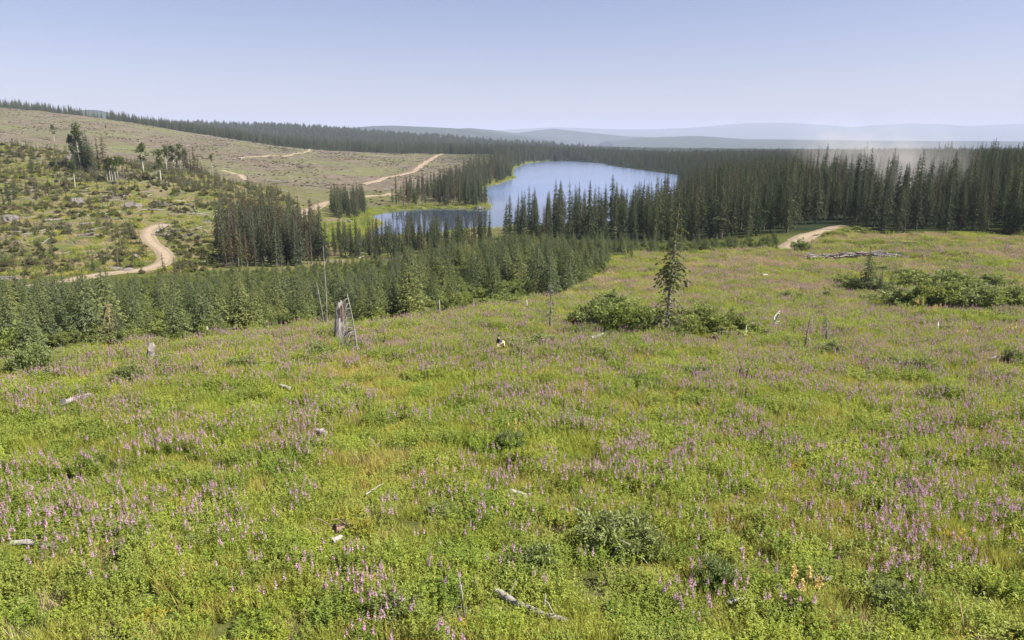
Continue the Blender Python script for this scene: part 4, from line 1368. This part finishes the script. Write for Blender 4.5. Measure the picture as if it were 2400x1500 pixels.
stick('white_sapling', 'thin white dead sapling in front of the thicket', 'dead tree', [(1745, 802), (1747, 782), (1750, 762)], 0.06, M_BLEACH, 0.03, 4, 12, 0.3, 0)
stick('dead_stalk', 'little dark dead stem in the right meadow', 'dead stem', [(1822, 812), (1822, 795), (1821, 776)], 0.04, M_GREY, 0.015, 5, 13, 0.2, 0.2)
stick('white_post', 'short white broken post in the right meadow', 'post', [(2197, 780), (2198, 768), (2199, 756)], 0.09, M_BLEACH, 0.07)
stick('white_stub', 'tiny tilted white stub right of the white post', 'stub', [(2260, 787), (2264, 781), (2268, 774)], 0.08, M_BLEACH, 0.06)
stick('bent_whip', 'pale bent whip arching over by the right edge', 'dead stem', [(2309, 895), (2308, 872), (2313, 850), (2324, 838), (2334, 836)], 0.055, M_BLEACH, 0.015, 8, 14, 0.18, 0.3)
stick('dead_sapling', 'slim dead sapling above the dark bush in the right meadow', 'dead tree', [(2184, 848), (2184, 825), (2183, 800)], 0.045, M_GREY, 0.015, 14, 15, 0.22, 0.3)
stick('dead_sapling', 'small twiggy dead sapling among flowers in the right meadow', 'dead tree', [(2032, 905), (2033, 880), (2036, 848)], 0.04, M_GREY, 0.012, 24, 16, 0.3, 0.2)
stick('dry_stalk', 'thin pale dry stem sticking up in the left meadow', 'dead stem', [(204, 1036), (210, 1018), (219, 1006)], 0.02, M_WHITE, 0.006)
stick('dry_stalk', 'slanting dry stem near the left edge', 'dead stem', [(106, 1034), (100, 1018), (94, 1006)], 0.02, M_STRAW, 0.006)
stick('dry_stalk', 'short white curved stem left of the middle meadow', 'dead stem', [(702, 890), (703, 880), (708, 870)], 0.03, M_WHITE, 0.01)
stick('dry_stalk', 'thin curved pale stem left of the meadow centre', 'dead stem', [(842, 888), (832, 876), (829, 864)], 0.03, M_WHITE, 0.01)
stick('dry_stalk', 'pair of thin pale grass stalks in the lower left', 'dead stem', [(636, 1148), (640, 1130), (643, 1108)], 0.012, M_WHITE, 0.004)
stick('bare_branch', 'bare dead branch with twigs standing in the lower meadow', 'branch', [(1090, 1452), (1086, 1420), (1082, 1380), (1072, 1336)], 0.025, M_WHITE, 0.010, 7, 17, 0.4, 0.5, side=-1)
stick('bare_branch', 'bare twig arching out of the large silvery willow', 'branch', [(1525, 1330), (1500, 1300), (1475, 1275), (1450, 1264)], 0.028, M_WHITE, 0.008, 3, 18, 0.2, 0.1)
stick('bare_branch', 'forked bare twig under the large silvery willow', 'branch', [(1430, 1330), (1436, 1300), (1450, 1280)], 0.025, M_GREY, 0.01, 3, 19, 0.3, 0)
stick('bare_branch', 'short straight twig above the silvery willow', 'branch', [(1334, 1250), (1325, 1230), (1316, 1214)], 0.02, M_WHITE, 0.008)
stick('bent_whip', 'tall bent whip in the lower right corner', 'dead stem', [(2258, 1498), (2257, 1450), (2248, 1405), (2234, 1376)], 0.026, M_STRAW, 0.007)
stick('dry_stalk', 'thin dry stalk beside the tall bent whip', 'dead stem', [(2244, 1495), (2243, 1470), (2240, 1450)], 0.012, M_STRAW, 0.005)
stick('dry_stalk', 'small white twig among flowers right of centre', 'dead stem', [(1711, 1166), (1711, 1145), (1708, 1110)], 0.016, M_WHITE, 0.006)
stick('dry_stalk', 'little crooked white twig left of the yellow plumes', 'dead stem', [(1790, 1322), (1796, 1308), (1792, 1302)], 0.02, M_WHITE, 0.008)
stick('dry_stalk', 'tiny pale twig in the lower right meadow', 'dead stem', [(1970, 1260), (1971, 1250), (1973, 1240)], 0.015, M_WHITE, 0.006)
stick('dry_stalk', 'brown upright stem among flowers in the middle meadow', 'dead stem', [(1729, 872), (1729, 858), (1728, 840)], 0.05, M_GREY, 0.02)

# the broken trunk and the leaning stump
p = P(795, 800)
k = pxm(p[1])
rg = np.random.default_rng(33)
nr, na = 18, 22
V = []
for i in range(nr):
    t = i / (nr - 1)
    for j in range(na):
        a = j * 2 * math.pi / na
        hgt = 3.1 + 0.55 * math.sin(a * 1.0 + 2.6) + 0.25 * rg.random()
        r = (0.62 * (1 - t) ** 2 * 0.5 + 0.60 - 0.16 * t) * (1 + 0.10 * math.sin(3 * a + 1 + t) + 0.05 * math.sin(7 * a) + 0.03 * rg.normal())
        V.append((r * math.cos(a) + 0.16 * t, r * math.sin(a) * 0.9, -0.3 + t * (hgt + 0.3)))
F = [(i * na + j, i * na + (j + 1) % na, (i + 1) * na + (j + 1) % na, (i + 1) * na + j) for i in range(nr - 1) for j in range(na)]
root = empty('broken_trunk', p, (0, 0, 0.4), (0.74 * 98 * k / 3.75, 0.74 * 98 * k / 3.75, 98 * k / 3.75))
link('trunk', MB().grid(V, F).mesh('broken_trunk', [M_WHITE]), root)
Vi = np.array(V).reshape(nr, na, 3)[[nr - 1, nr - 4, nr - 9]].copy()
Vi[..., :2] *= np.array([0.93, 0.7, 0.45])[:, None, None]
link('rotten_core', MB().grid(Vi.reshape(-1, 3), [(i * na + j, (i + 1) * na + j, (i + 1) * na + (j + 1) % na, i * na + (j + 1) % na) for i in range(2) for j in range(na)]).polys([Vi[2]]).mesh('rotten_core', [M_RED]), root)
S = MB()
for a0, z0, z1, w in [(-0.9, 1.9, 3.5, 0.30), (-0.35, 2.0, 3.2, 0.24), (-1.4, 2.3, 3.4, 0.2), (-0.6, 0.5, 1.3, 0.25), (-1.1, 0.3, 1.5, 0.16)]:
    r = 0.60
    q = [(math.cos(a0 + s) * r + 0.10 + 0.02 * i, math.sin(a0 + s) * r * 0.9, zz) for i, (s, zz) in enumerate([(-w, z0), (w, z0 + 0.1), (w * 0.6, z1), (-w * 0.7, z1 - 0.15)])]
    q = np.array(q)
    q2 = q * np.array([1.07, 1.07, 1])
    S.polys([q2]).polys([[q2[i], q2[(i + 1) % 4], q[(i + 1) % 4], q[i]] for i in range(4)])
link('torn_bark', S.mesh('torn_bark', [M_RED]), root)
tag(root, 'massive broken tree trunk with rust brown torn face in the meadow', 'tree stump')
p = P(346, 856)
k = pxm(p[1])
V = []
for i in range(9):
    t = i / 8
    for j in range(14):
        a = j * 2 * math.pi / 14
        r = (0.30 - 0.05 * t) * (1 + 0.12 * math.sin(2 * a + 1) + 0.05 * rg.normal())
        V.append((r * math.cos(a) + 0.42 * t, r * math.sin(a), -0.3 + t * (1.75 + 0.3 * math.sin(a))))
root = empty('leaning_stump', p, (0, 0, 0.2), 50 * k / 1.65)
F = [(i * 14 + j, i * 14 + (j + 1) % 14, (i + 1) * 14 + (j + 1) % 14, (i + 1) * 14 + j) for i in range(8) for j in range(14)]
link('trunk', MB().grid(V, F).mesh('leaning_stump', [M_GREY]), root)
link('cut_face', MB().polys([V[-14:]]).mesh('cut_face', [M_GREY]), root)
tag(root, 'grey stump leaning to the right in the left meadow', 'tree stump')
CLEAR += [(P(800, 812)[0], P(800, 812)[1] - 1, 1.3), (p[0], p[1] - 0.8, 0.8)]


def lying(name, label, pts, r, mat=M_GREY, lift=0.25, parts=0, seed=0):
    """a fallen log through picture points on the ground"""
    Q = np.array([P(*q) for q in pts])
    b = Q[0].copy()
    Q = smooth_line(Q - b + (0, 0, r + lift * 0.85), 9)
    rg = np.random.default_rng(seed)
    Q[:, 2] += rg.normal(size=9) * 0.02
    root = empty(name, b)
    link('log', MB().tube(Q, np.linspace(r, r * 0.7, 9) * (1 + 0.08 * rg.normal(size=9)), 8).mesh(name, [mat], True), root)
    if parts:
        B = MB()
        for j in range(parts):
            c = Q[int(rg.integers(1, 8))]
            d = rg.normal(size=3); d[2] = abs(d[2]) + 0.3
            B.tube([c, c + unit(d) * r * 4, c + unit(d) * r * 6 + (0, 0, -r)], [r * 0.16, r * 0.11, r * 0.05], 4)
        link('branch_stubs', B.mesh(name + '_stubs', [mat]), root)
    for q in Q + b:
        CLEAR.append((q[0], q[1] - 0.4, 0.32 + r))
    return tag(root, label, 'log')


lying('fallen_log', 'bleached fallen log, its thick end at the bottom centre', [(1160, 1405), (1210, 1435), (1265, 1460), (1330, 1478)], 0.115, M_WHITE, 0.16, 4, 1)
lying('log_end', 'sawn grey log end lying in a dark hollow', [(1198, 1172), (1232, 1182)], 0.15, M_WHITE, 0.2, 0, 2)
lying('fallen_log', 'weathered fallen log with broken branches in the left meadow', [(150, 962), (185, 950), (214, 942)], 0.17, M_GREY, 0.35, 6, 3)
lying('fallen_log', 'split grey log lying near the lower left edge', [(30, 1292), (80, 1290), (135, 1302)], 0.10, M_WHITE, 0.2, 5, 4)
lying('rotten_log', 'crumbling reddish brown log in the lower meadow', [(785, 1262), (812, 1258), (835, 1250)], 0.17, M_RED, 0.2, 3, 5)
lying('fallen_log', 'short bleached log piece below the rotten brown log', [(778, 1290), (800, 1280)], 0.11, M_WHITE, 0.2, 0, 6)
lying('fallen_log', 'white fallen log before the big willow bushes', [(1385, 806), (1410, 796), (1434, 786)], 0.16, M_WHITE, 0.45, 3, 7)
lying('fallen_log', 'dark log showing among flowers right of the middle', [(1330, 995), (1350, 994), (1372, 998)], 0.15, M_GREY, 0.25, 2, 8)
lying('fallen_log', 'pale log chunk in the left middle meadow', [(745, 1030), (765, 1036)], 0.18, M_WHITE, 0.3, 0, 9)
lying('fallen_log', 'pale stick lying left of the dark hollow', [(858, 1180), (880, 1165), (900, 1154)], 0.03, M_WHITE, 0.4, 0, 10)
lying('fallen_log', 'thin grey log at the far left of the meadow', [(15, 905), (55, 893)], 0.14, M_GREY, 0.35, 2, 11)
lying('fallen_log', 'pair of pale wood chunks by the yellow plumes', [(1905, 1384), (1945, 1380)], 0.08, M_WHITE, 0.3, 2, 12)
lying('fallen_log', 'pale bark strip left of the yellow plumes', [(1705, 1436), (1745, 1428)], 0.06, M_WHITE, 0.3, 1, 13)
lying('fallen_log', 'thin pale branch lying in the lower right', [(2015, 1396), (2050, 1410), (2090, 1424)], 0.03, M_WHITE, 0.5, 2, 14)
lying('fallen_log', 'small white log in the far meadow', [(1785, 652), (1798, 651)], 0.25, M_WHITE, 0.4, 0, 15)
lying('fallen_log', 'grey log lying by the left road rim', [(368, 548), (385, 538), (398, 530)], 0.35, M_GREY, 0.5, 4, 16)
lying('fallen_log', 'pale wood chunk in the flowers left of centre', [(660, 920), (680, 924)], 0.16, M_WHITE, 0.3, 0, 17)
lying('fallen_log', 'pale wood chunk among flowers above the centre', [(1148, 866), (1172, 866)], 0.14, M_WHITE, 0.35, 0, 18)

# the log pile
c0 = P(1998, 604)
rg = np.random.default_rng(9)
PILE = [MB().tube([(-L / 2, 0, 0), (0, 0.03 * L, 0.02 * L), (L / 2, 0, 0)], [r, r * 0.9, r * 0.65], 7).mesh('pile_log', [m]) for L, r, m in ((4.5, 0.15, M_GREY), (3.5, 0.12, M_WHITE), (6, 0.18, M_GREY), (3.0, 0.16, M_RED), (3.8, 0.12, M_RED))]
for i in range(130):
    t = rg.uniform(-1, 1)
    lay = rg.random() ** 1.4
    q = c0 + np.array([t * 11.5, rg.normal() * 1.0 * (1 - lay * 0.5), 0])
    top = 1.1 * (1 - abs(t) ** 2.5 * 0.8) * (0.7 + 0.3 * math.sin(5 * t))
    q[2] = float(zat(q[0], q[1])) + 0.2 + lay * top
    tag(link('pile_log', PILE[int(rg.integers(5)) if rg.random() < 0.8 else 0], None, q, (rg.normal() * 0.1, rg.normal() * 0.16, rg.normal() * 0.75)),
        'weathered grey log in the long pile across the far meadow', 'log', 'logs in the far pile')
for t in np.linspace(-1, 1, 12):
    CLEAR.append((c0[0] + t * 12, c0[1] - 2.5, 3.2))

# rust coloured dead shrub and yellow plume plant
stick('rust_shrub', 'small rust red dead conifer beside the willow thicket', 'shrub', [(1351, 775), (1350, 758), (1349, 742)], 0.05, M_GREY, 0.02, 14, 21, 0.4, 0.1, needles=M_REDLEAF)
p = P(1880, 1440)
root = empty('plume_plant', p)
T, C = bush(980, 1.0, 0.8, 10, 120, 0.12)
link('stems', T.mesh('plume_stems', [M_GREY]), root)
link('foliage', C.mesh('plume_leaves', [M_HERB]), root)
for q in range(7):
    rg = np.random.default_rng(q + 60)
    a = q * 0.9
    tip = np.array([0.40 * math.cos(a) + 0.1 * rg.normal(), 0.3 * math.sin(a), 0.80 + 0.22 * rg.random()])
    n = 90
    t = rg.random(n)
    pts = tip + np.stack([rg.normal(size=n) * 0.045 * (1 - t), rg.normal(size=n) * 0.045 * (1 - t), t * 0.30], 1)
    v = unit(rg.normal(size=(n, 3)) + (0, 0, 0.5)) * 0.06
    link('plume', MB().leaves(pts, v, unit(np.cross(v, rg.normal(size=(n, 3)))) * 0.02).mesh('plume', [M_PLUME]), root)
tag(root, 'leafy plant with pale yellow plumes in the lower right meadow', 'plant')
for bx, by, l in [(2150, 735, 'yellow flowering patch before the long thicket'), (1205, 1040, 'tan plumed plant on the dark bush in the middle meadow'), (2190, 750, 'yellow flowering patch among pink flowers before the thicket'), (2380, 810, 'yellow flowering patch by the right edge')]:
    p = P(bx, by)
    root = empty('plume_plant', p, (0, 0, bx), 0.9 if by > 900 else 1.6)
    for ch, me in (('foliage', bpy.data.meshes['plume_leaves']), ('plume', bpy.data.meshes['plume']), ('plume', bpy.data.meshes['plume.001']), ('plume', bpy.data.meshes['plume.003']), ('plume', bpy.data.meshes['plume.005'])):
        link(ch, me, root)
    tag(root, l, 'plant')

# ================================================================ the person
def plain(name, col, rough=0.8):
    m, n, l = mat_new(name)
    t = wpos(n, l, 14, 4)
    c = ramp(n, l, t, [(0.3, tuple(x * 0.8 for x in col)), (0.7, tuple(min(1, x * 1.2) for x in col))])
    p = node(n, 'ShaderNodeBsdfPrincipled', Roughness=rough)
    l.new(c, p.inputs['Base Color'])
    o = n.new('ShaderNodeOutputMaterial'); l.new(p.outputs[0], o.inputs[0])
    return m


def skin(name, verts, edges, rad, m, parent, root_i=0):
    me = bpy.data.meshes.new(name)
    me.from_pydata(verts, edges, [])
    me.materials.append(m)
    o = link(name, me, parent)
    md = o.modifiers.new('skin', 'SKIN')
    md.use_smooth_shade = True
    o.modifiers.new('sub', 'SUBSURF').render_levels = 2
    sv = me.skin_vertices[0].data if me.skin_vertices else None
    if sv is None:
        bpy.context.view_layer.objects.active = o
        bpy.ops.mesh.customdata_skin_add()
        sv = me.skin_vertices[0].data
    for i, r in enumerate(rad):
        sv[i].radius = r if hasattr(r, '__len__') else (r, r)
        sv[i].use_root = i == root_i
    return o


p = P(1168, 822)
k = pxm(p[1])
per = empty('person', p + (0, 0, 0.34), (0, 0, 0.25), 31 * k / 1.05)
VB = [(0, 0, .26), (-.03, 0, .46), (0, 0, .64), (.03, 0, .76), (.05, 0, .86), (.06, 0, .95)]
EB = [(i, i + 1) for i in range(5)]
RB = [.13, .125, .14, .055, .085, .075]
for s in (-1, 1):
    n0 = len(VB)
    VB += [(0, s * .17, .68), (.16, s * .21, .48), (.36, s * .11, .46), (.43, s * .09, .45)]
    EB += [(2, n0), (n0, n0 + 1), (n0 + 1, n0 + 2), (n0 + 2, n0 + 3)]
    RB += [.06, .05, .036, .035]
    n0 = len(VB)
    VB += [(.03, s * .10, .25), (.42, s * .13, .44), (.44, s * .13, .08), (.58, s * .14, .03)]
    EB += [(0, n0), (n0, n0 + 1), (n0 + 1, n0 + 2), (n0 + 2, n0 + 3)]
    RB += [.085, .068, .045, .04]
M_SKIN = plain('skin', (0.50, 0.32, 0.22))
skin('body', VB, EB, RB, M_SKIN, per)
VJ = VB[:3] + [(.02, 0, .72)]
EJ = [(0, 1), (1, 2), (2, 3)]
RJ = [.155, .15, .165, .08]
VT, ET, RT = [VB[0]], [], [.16]
for s, a, b in ((-1, 6, 10), (1, 14, 18)):
    n0 = len(VJ)
    VJ += [VB[a], VB[a + 1], VB[a + 2]]
    EJ += [(2, n0), (n0, n0 + 1), (n0 + 1, n0 + 2)]
    RJ += [.08, .068, .05]
    n0 = len(VT)
    VT += [VB[b], VB[b + 1], VB[b + 2]]
    ET += [(0, n0), (n0, n0 + 1), (n0 + 1, n0 + 2)]
    RT += [.11, .095, .07]
    hand = MB()
    w = np.array(VB[a + 3])
    for q, (dy, L) in enumerate([(-.03, .05), (-.012, .07), (.006, .075), (.024, .065)]):
        hand.tube([w + (0, dy, 0), w + (L * .6, dy * 1.2, 0), w + (L, dy * 1.2, -.02)], [.010, .009, .007], 5)
    hand.tube([w + (-.02, -s * .03, 0), w + (.02, -s * .055, .0), w + (.045, -s * .06, -.01)], [.011, .010, .008], 5)
    link('hand', hand.mesh('hand', [M_SKIN], True), per)
    link('boot', MB().tube([(.42, s * .13, .12), (.44, s * .13, .03), (.54, s * .14, .03), (.62, s * .145, .02)], [.06, .062, .055, .03], 8).mesh('boot', [plain('boot_leather', (0.09, 0.06, 0.04))], True), per)
skin('jacket', VJ, EJ, RJ, plain('dark_jacket', (0.025, 0.024, 0.026)), per)
skin('trousers', VT, ET, RT, plain('cream_cloth', (0.72, 0.62, 0.42)), per)
cap = MB()
th = np.arange(12) * math.pi / 6
rings = [[(.055 + .10 * c * math.cos(a), .10 * c * math.sin(a), .935 + .085 * math.sin(t)) for a in th] for t, c in [(0, 1.0), (.5, .9), (1.0, .6), (1.4, .25)]]
cap.grid(np.array(rings).reshape(-1, 3), [(i * 12 + j, i * 12 + (j + 1) % 12, (i + 1) * 12 + (j + 1) % 12, (i + 1) * 12 + j) for i in range(3) for j in range(12)])
cap.polys([[(.13, -.07, .94), (.24, -.05, .925), (.24, .05, .925), (.13, .07, .94)], [(.13, -.07, .93), (.13, .07, .93), (.24, .05, .915), (.24, -.05, .915)]])
link('cap', cap.mesh('cap', [plain('dark_cap', (0.03, 0.025, 0.025))], True), per)
F2 = MB()
F2.leaves([(.125, 0, .90)], [(.035, 0, -.03)], [(0, .014, 0)])
link('nose', F2.mesh('nose', [M_SKIN]), per)
tag(per, 'person in dark jacket and cap with cream trousers crouching in the meadow', 'person')
CLEAR += [(p[0], p[1] - 0.8, 1.1), (p[0] + 0.4, p[1] - 0.8, 1.1), (p[0] + 0.2, p[1] - 2.0, 1.0)]

# ---- dust raised on the forest road behind the first trees
md, n, l = mat_new('road_dust')
tc = n.new('ShaderNodeTexCoord')
ln = node(n, 'ShaderNodeVectorMath', operation='LENGTH'); l.new(tc.outputs['Object'], ln.inputs[0])
fall = node(n, 'ShaderNodeMapRange'); l.new(ln.outputs['Value'], fall.inputs[0])
fall.inputs[1].default_value, fall.inputs[2].default_value, fall.inputs[3].default_value, fall.inputs[4].default_value = 1.0, 0.0, 0.0, 1.0
nz = node(n, 'ShaderNodeTexNoise', Scale=2.2, Detail=3.0); l.new(tc.outputs['Object'], nz.inputs['Vector'])
nr_ = node(n, 'ShaderNodeMapRange'); l.new(nz.outputs[0], nr_.inputs[0])
nr_.inputs[1].default_value, nr_.inputs[2].default_value = 0.35, 0.7
mu = node(n, 'ShaderNodeMath', operation='MULTIPLY'); l.new(fall.outputs[0], mu.inputs[0]); l.new(nr_.outputs[0], mu.inputs[1])
mu2 = node(n, 'ShaderNodeMath', operation='MULTIPLY'); l.new(mu.outputs[0], mu2.inputs[0]); mu2.inputs[1].default_value = 0.03
pv = n.new('ShaderNodeVolumePrincipled')
pv.inputs['Color'].default_value = (0.93, 0.90, 0.87, 1)
l.new(mu2.outputs[0], pv.inputs['Density'])
o = n.new('ShaderNodeOutputMaterial'); l.new(pv.outputs[0], o.inputs['Volume'])
import bmesh
bm = bmesh.new(); bmesh.ops.create_icosphere(bm, subdivisions=3, radius=1.0)
dme = bpy.data.meshes.new('dust'); bm.to_mesh(dme); bm.free(); dme.materials.append(md)
for (cpx, cpy, dep, sx, sy, sz) in [(2135, 405, 300, 24, 26, 26), (1955, 355, 380, 22, 26, 20), (2060, 385, 340, 22, 24, 18)]:
    c = at_depth(cpx, cpy, dep)
    tag(link('dust', dme, None, c, None, (sx, sy, sz)), 'pale dust drifting up between the tall spruces', 'dust', kind='stuff')

# ================================================================ meadow
PATCHES = ([join(grass_patch(500 + i, 300, 0.60, 0.75), MB()).mesh('grass_patch', [M_GRASS]) for i in range(3)] +
           [herb_patch(510 + i, 42, 0.66, 0.75, 0.125).mesh('herb_patch', [M_HERB]) for i in range(3)] +
           [herb_patch(520 + i, 30, 0.85, 0.65, 0.14, 20).mesh('fireweed_patch', [M_FIRELEAF]) for i in range(2)] +
           [herb_patch(530, 24, 0.45, 0.6, 0.12).mesh('yellow_patch', [M_HERB_YELLOW])] +
           [grass_patch(540, 130, 0.6, 0.7, 0.5, 0.010).mesh('straw_patch', [M_STRAW])])
PATCH_COL = proto_collection('meadow_patch', PATCHES)
FIRE_COL = proto_collection('fireweed_clump', [fire_clump(600 + i, n, r).mesh('fireweed_clump', [M_FIRELEAF, M_PINK, M_PINKTIP]) for i, (n, r) in enumerate([(4, 0.35), (6, 0.5), (3, 0.3), (8, 0.6)])])

MEADOW = pxl([(-500, 1480), (-500, 880), (0, 868), (100, 850), (185, 838), (330, 806), (420, 812), (490, 792), (650, 776), (760, 763), (840, 770), (930, 757), (1010, 743), (1110, 730), (1230, 705), (1310, 697),
              (1350, 680), (1420, 645), (1428, 606), (1500, 596), (1570, 600), (1650, 592), (1860, 584), (1890, 572), (1985, 536), (2010, 545), (2100, 552), (2250, 550), (2400, 556), (2560, 560), (2900, 620), (2900, 1480)]) + [(14, 9), (-14, 9)]


def meadow_points(bands, cover):
    X, Y, S = [], [], []
    for y0, y1, s in bands:
        area = 1.64 * (y1 * y1 - y0 * y0) / 2
        n = int(cover * area / (1.3 * s * s))
        x, y = uy_region(-0.82, 0.82, y0, y1, n)
        k = in_poly(x, y, MEADOW)
        X.append(x[k]); Y.append(y[k]); S.append(np.full(k.sum(), s))
    X, Y, S = map(np.concatenate, (X, Y, S))
    k = road_clear(X, Y, 0.3)
    for cx, cy, cr in CLEAR:
        k &= (X - cx) ** 2 + (Y - cy) ** 2 > cr * cr
    return X[k], Y[k], S[k]


x, y, s = meadow_points([(11, 20, 0.8), (20, 32, 0.85), (32, 50, 1.0), (50, 75, 1.2), (75, 110, 1.5), (110, 150, 1.9), (150, 245, 2.4)], 2.6)
z = zat(x, y)
n1, n2, n3 = fbm(x / 2.6, y / 2.6, 51), fbm(x / 7, y / 7, 52), fbm(x / 2.0, y / 2.0, 53)
r = rng.random(len(x))
kind = np.where(n1 + 0.75 * (r - 0.5) < 0.37 + 0.08 * sstep(30, 60, y), 0, np.where(n2 + 0.6 * (rng.random(len(x)) - 0.5) > 0.56, 2, 1))
kind = np.where((n3 > 0.70) & (rng.random(len(x)) < 0.6), 3, kind)
kind = np.where(rng.random(len(x)) < 0.06 + (0.14 + 0.6 * sstep(0.46, 0.58, fbm(x / 30, y / 16, 58))) * sstep(70, 130, y), 4, kind)
idx = np.choose(kind, [rng.integers(0, 3, len(x)), 3 + rng.integers(0, 3, len(x)), 6 + rng.integers(0, 2, len(x)), np.full(len(x), 8), np.full(len(x), 9)])
sv = s * (0.8 + 0.4 * rng.random(len(x)))
hv = np.minimum(sv, 0.9 + 0.28 * sv) * (0.30 + 1.25 * fbm(x / 1.9, y / 1.9, 57))
scatter('meadow_grass', PATCH_COL, np.stack([x, y, z], 1), np.stack([rng.normal(size=len(x)) * 0.08, rng.normal(size=len(x)) * 0.08, rng.random(len(x)) * 6.28], 1), np.stack([sv, sv, hv], 1), idx,
        'thick green grass and leafy herbs covering the meadow', 'grass')

x, y, s = meadow_points([(11, 20, 0.95), (20, 32, 0.95), (32, 50, 1.0), (50, 75, 1.05), (75, 110, 1.2), (110, 150, 1.5), (150, 215, 2.0)], 1.5)
f = 0.6 * fbm(x / 6, y / 6, 61) + 0.4 * fbm(x / 22, y / 11, 62)
k = f + 0.07 * (rng.random(len(x)) - 0.5) > 0.490 - 0.068 * sstep(28, 60, y)
x, y, s = x[k], y[k], s[k]
z = zat(x, y)
hv = np.minimum(s, 0.75 + 0.25 * s) * (0.85 + 0.3 * rng.random(len(x)))
scatter('fireweed_vegetation', FIRE_COL, np.stack([x, y, z], 1), np.stack([rng.normal(size=len(x)) * 0.05, rng.normal(size=len(x)) * 0.05, rng.random(len(x)) * 6.28], 1), np.stack([s, s, hv], 1), rng.integers(0, 4, len(x)),
        'drifts of pink flowering fireweed spread across the meadow', 'fireweed')

# low litter and seedlings around the fallen wood
cl = np.array([c for c in CLEAR if c[1] < 80])
rep = np.repeat(cl, 7, 0)
a_, r_ = rng.random(len(rep)) * 6.28, rep[:, 2] * np.sqrt(rng.random(len(rep)))
x, y = rep[:, 0] + r_ * np.cos(a_), rep[:, 1] + r_ * np.sin(a_)
s = 0.4 + 0.25 * rng.random(len(x))
scatter('meadow_litter', PATCH_COL, np.stack([x, y, zat(x, y)], 1), np.stack([0 * s, 0 * s, a_], 1), np.stack([s * 1.2, s * 1.2, s * 0.6], 1),
        rng.choice([9, 9, 8, 0, 3, 1], len(s)), 'dry grass and low seedlings around the fallen wood', 'grass')

x, y = fill(HILLOCK, 2.6)
z = zat(x, y)
k = in_view(x, y, z, 2) & (fbm(x / 20, y / 20, 95) + 0.4 * (rng.random(len(x)) - 0.5) > 0.50)
x, y, z = x[k], y[k], z[k]
s = 1.8 + 1.2 * rng.random(len(x))
scatter('hillside_grass', PATCH_COL, np.stack([x, y, z], 1), np.stack([0 * s, 0 * s, rng.random(len(s)) * 6.28], 1), np.stack([s, s, s * 0.6], 1),
        np.where(rng.random(len(s)) < 0.45, 9, rng.integers(0, 8, len(s))), 'patchy grass and herbs on the hillside by the winding road', 'grass')

x, y = uy_region(-0.30, 0.03, 285, 800, 9000)
dl = poly_dist(x, y, LAKE)
k = (dl < 13) & ~in_poly(x, y, LAKE)
x2, y2 = fill(pxl([(735, 535), (800, 522), (852, 548), (858, 560), (905, 566), (950, 588), (850, 592), (765, 572)]), 2.0, lake=0.5)
x, y = np.concatenate([x[k], x2]), np.concatenate([y[k], y2])
z = zat(x, y)
s = 2.2 + 1.4 * rng.random(len(x))
scatter('marsh_grass', PATCH_COL, np.stack([x, y, z - 0.1], 1), np.stack([0 * s, 0 * s, rng.random(len(s)) * 6.28], 1), np.stack([s, s, s * 0.55], 1),
        np.where(rng.random(len(s)) < 0.2, 9, rng.integers(2, 8, len(s))), 'bright marsh grass fringing the lake and its bay', 'grass')

# the fireweed plants nearest to the viewer, one by one
FW = []
for i in range(5):
    rg = np.random.default_rng(700 + i)
    a, b, c = MB(), MB(), MB()
    fireweed(a, b, c, rg, np.zeros(3), 1.1, 0.24 + 0.03 * i, 1.1)
    FW.append((a.mesh('fireweed_stem', [M_FIRELEAF]), join(b, c).mesh('fireweed_spike', [M_PINK, M_PINKTIP])))
x, y = uy_region(-0.72, 0.72, 15.2, 27, 1500)
f = 0.6 * fbm(x / 5, y / 5, 61) + 0.4 * fbm(x / 22, y / 11, 62)
o = np.nonzero(f > 0.50)[0][:300]
for i in o:
    zz = float(zat(x[i], y[i]))
    r = empty('fireweed_plant', (x[i], y[i], zz), (rng.normal() * 0.06, rng.normal() * 0.06, rng.random() * 6.28), 0.8 + 0.35 * rng.random())
    a, b = FW[int(rng.integers(5))]
    link('stem', a, r); link('flower_spike', b, r)
    tag(r, 'fireweed plant with a pink flower spike in the nearest strip of meadow', 'fireweed', 'fireweed plants closest to the viewer')
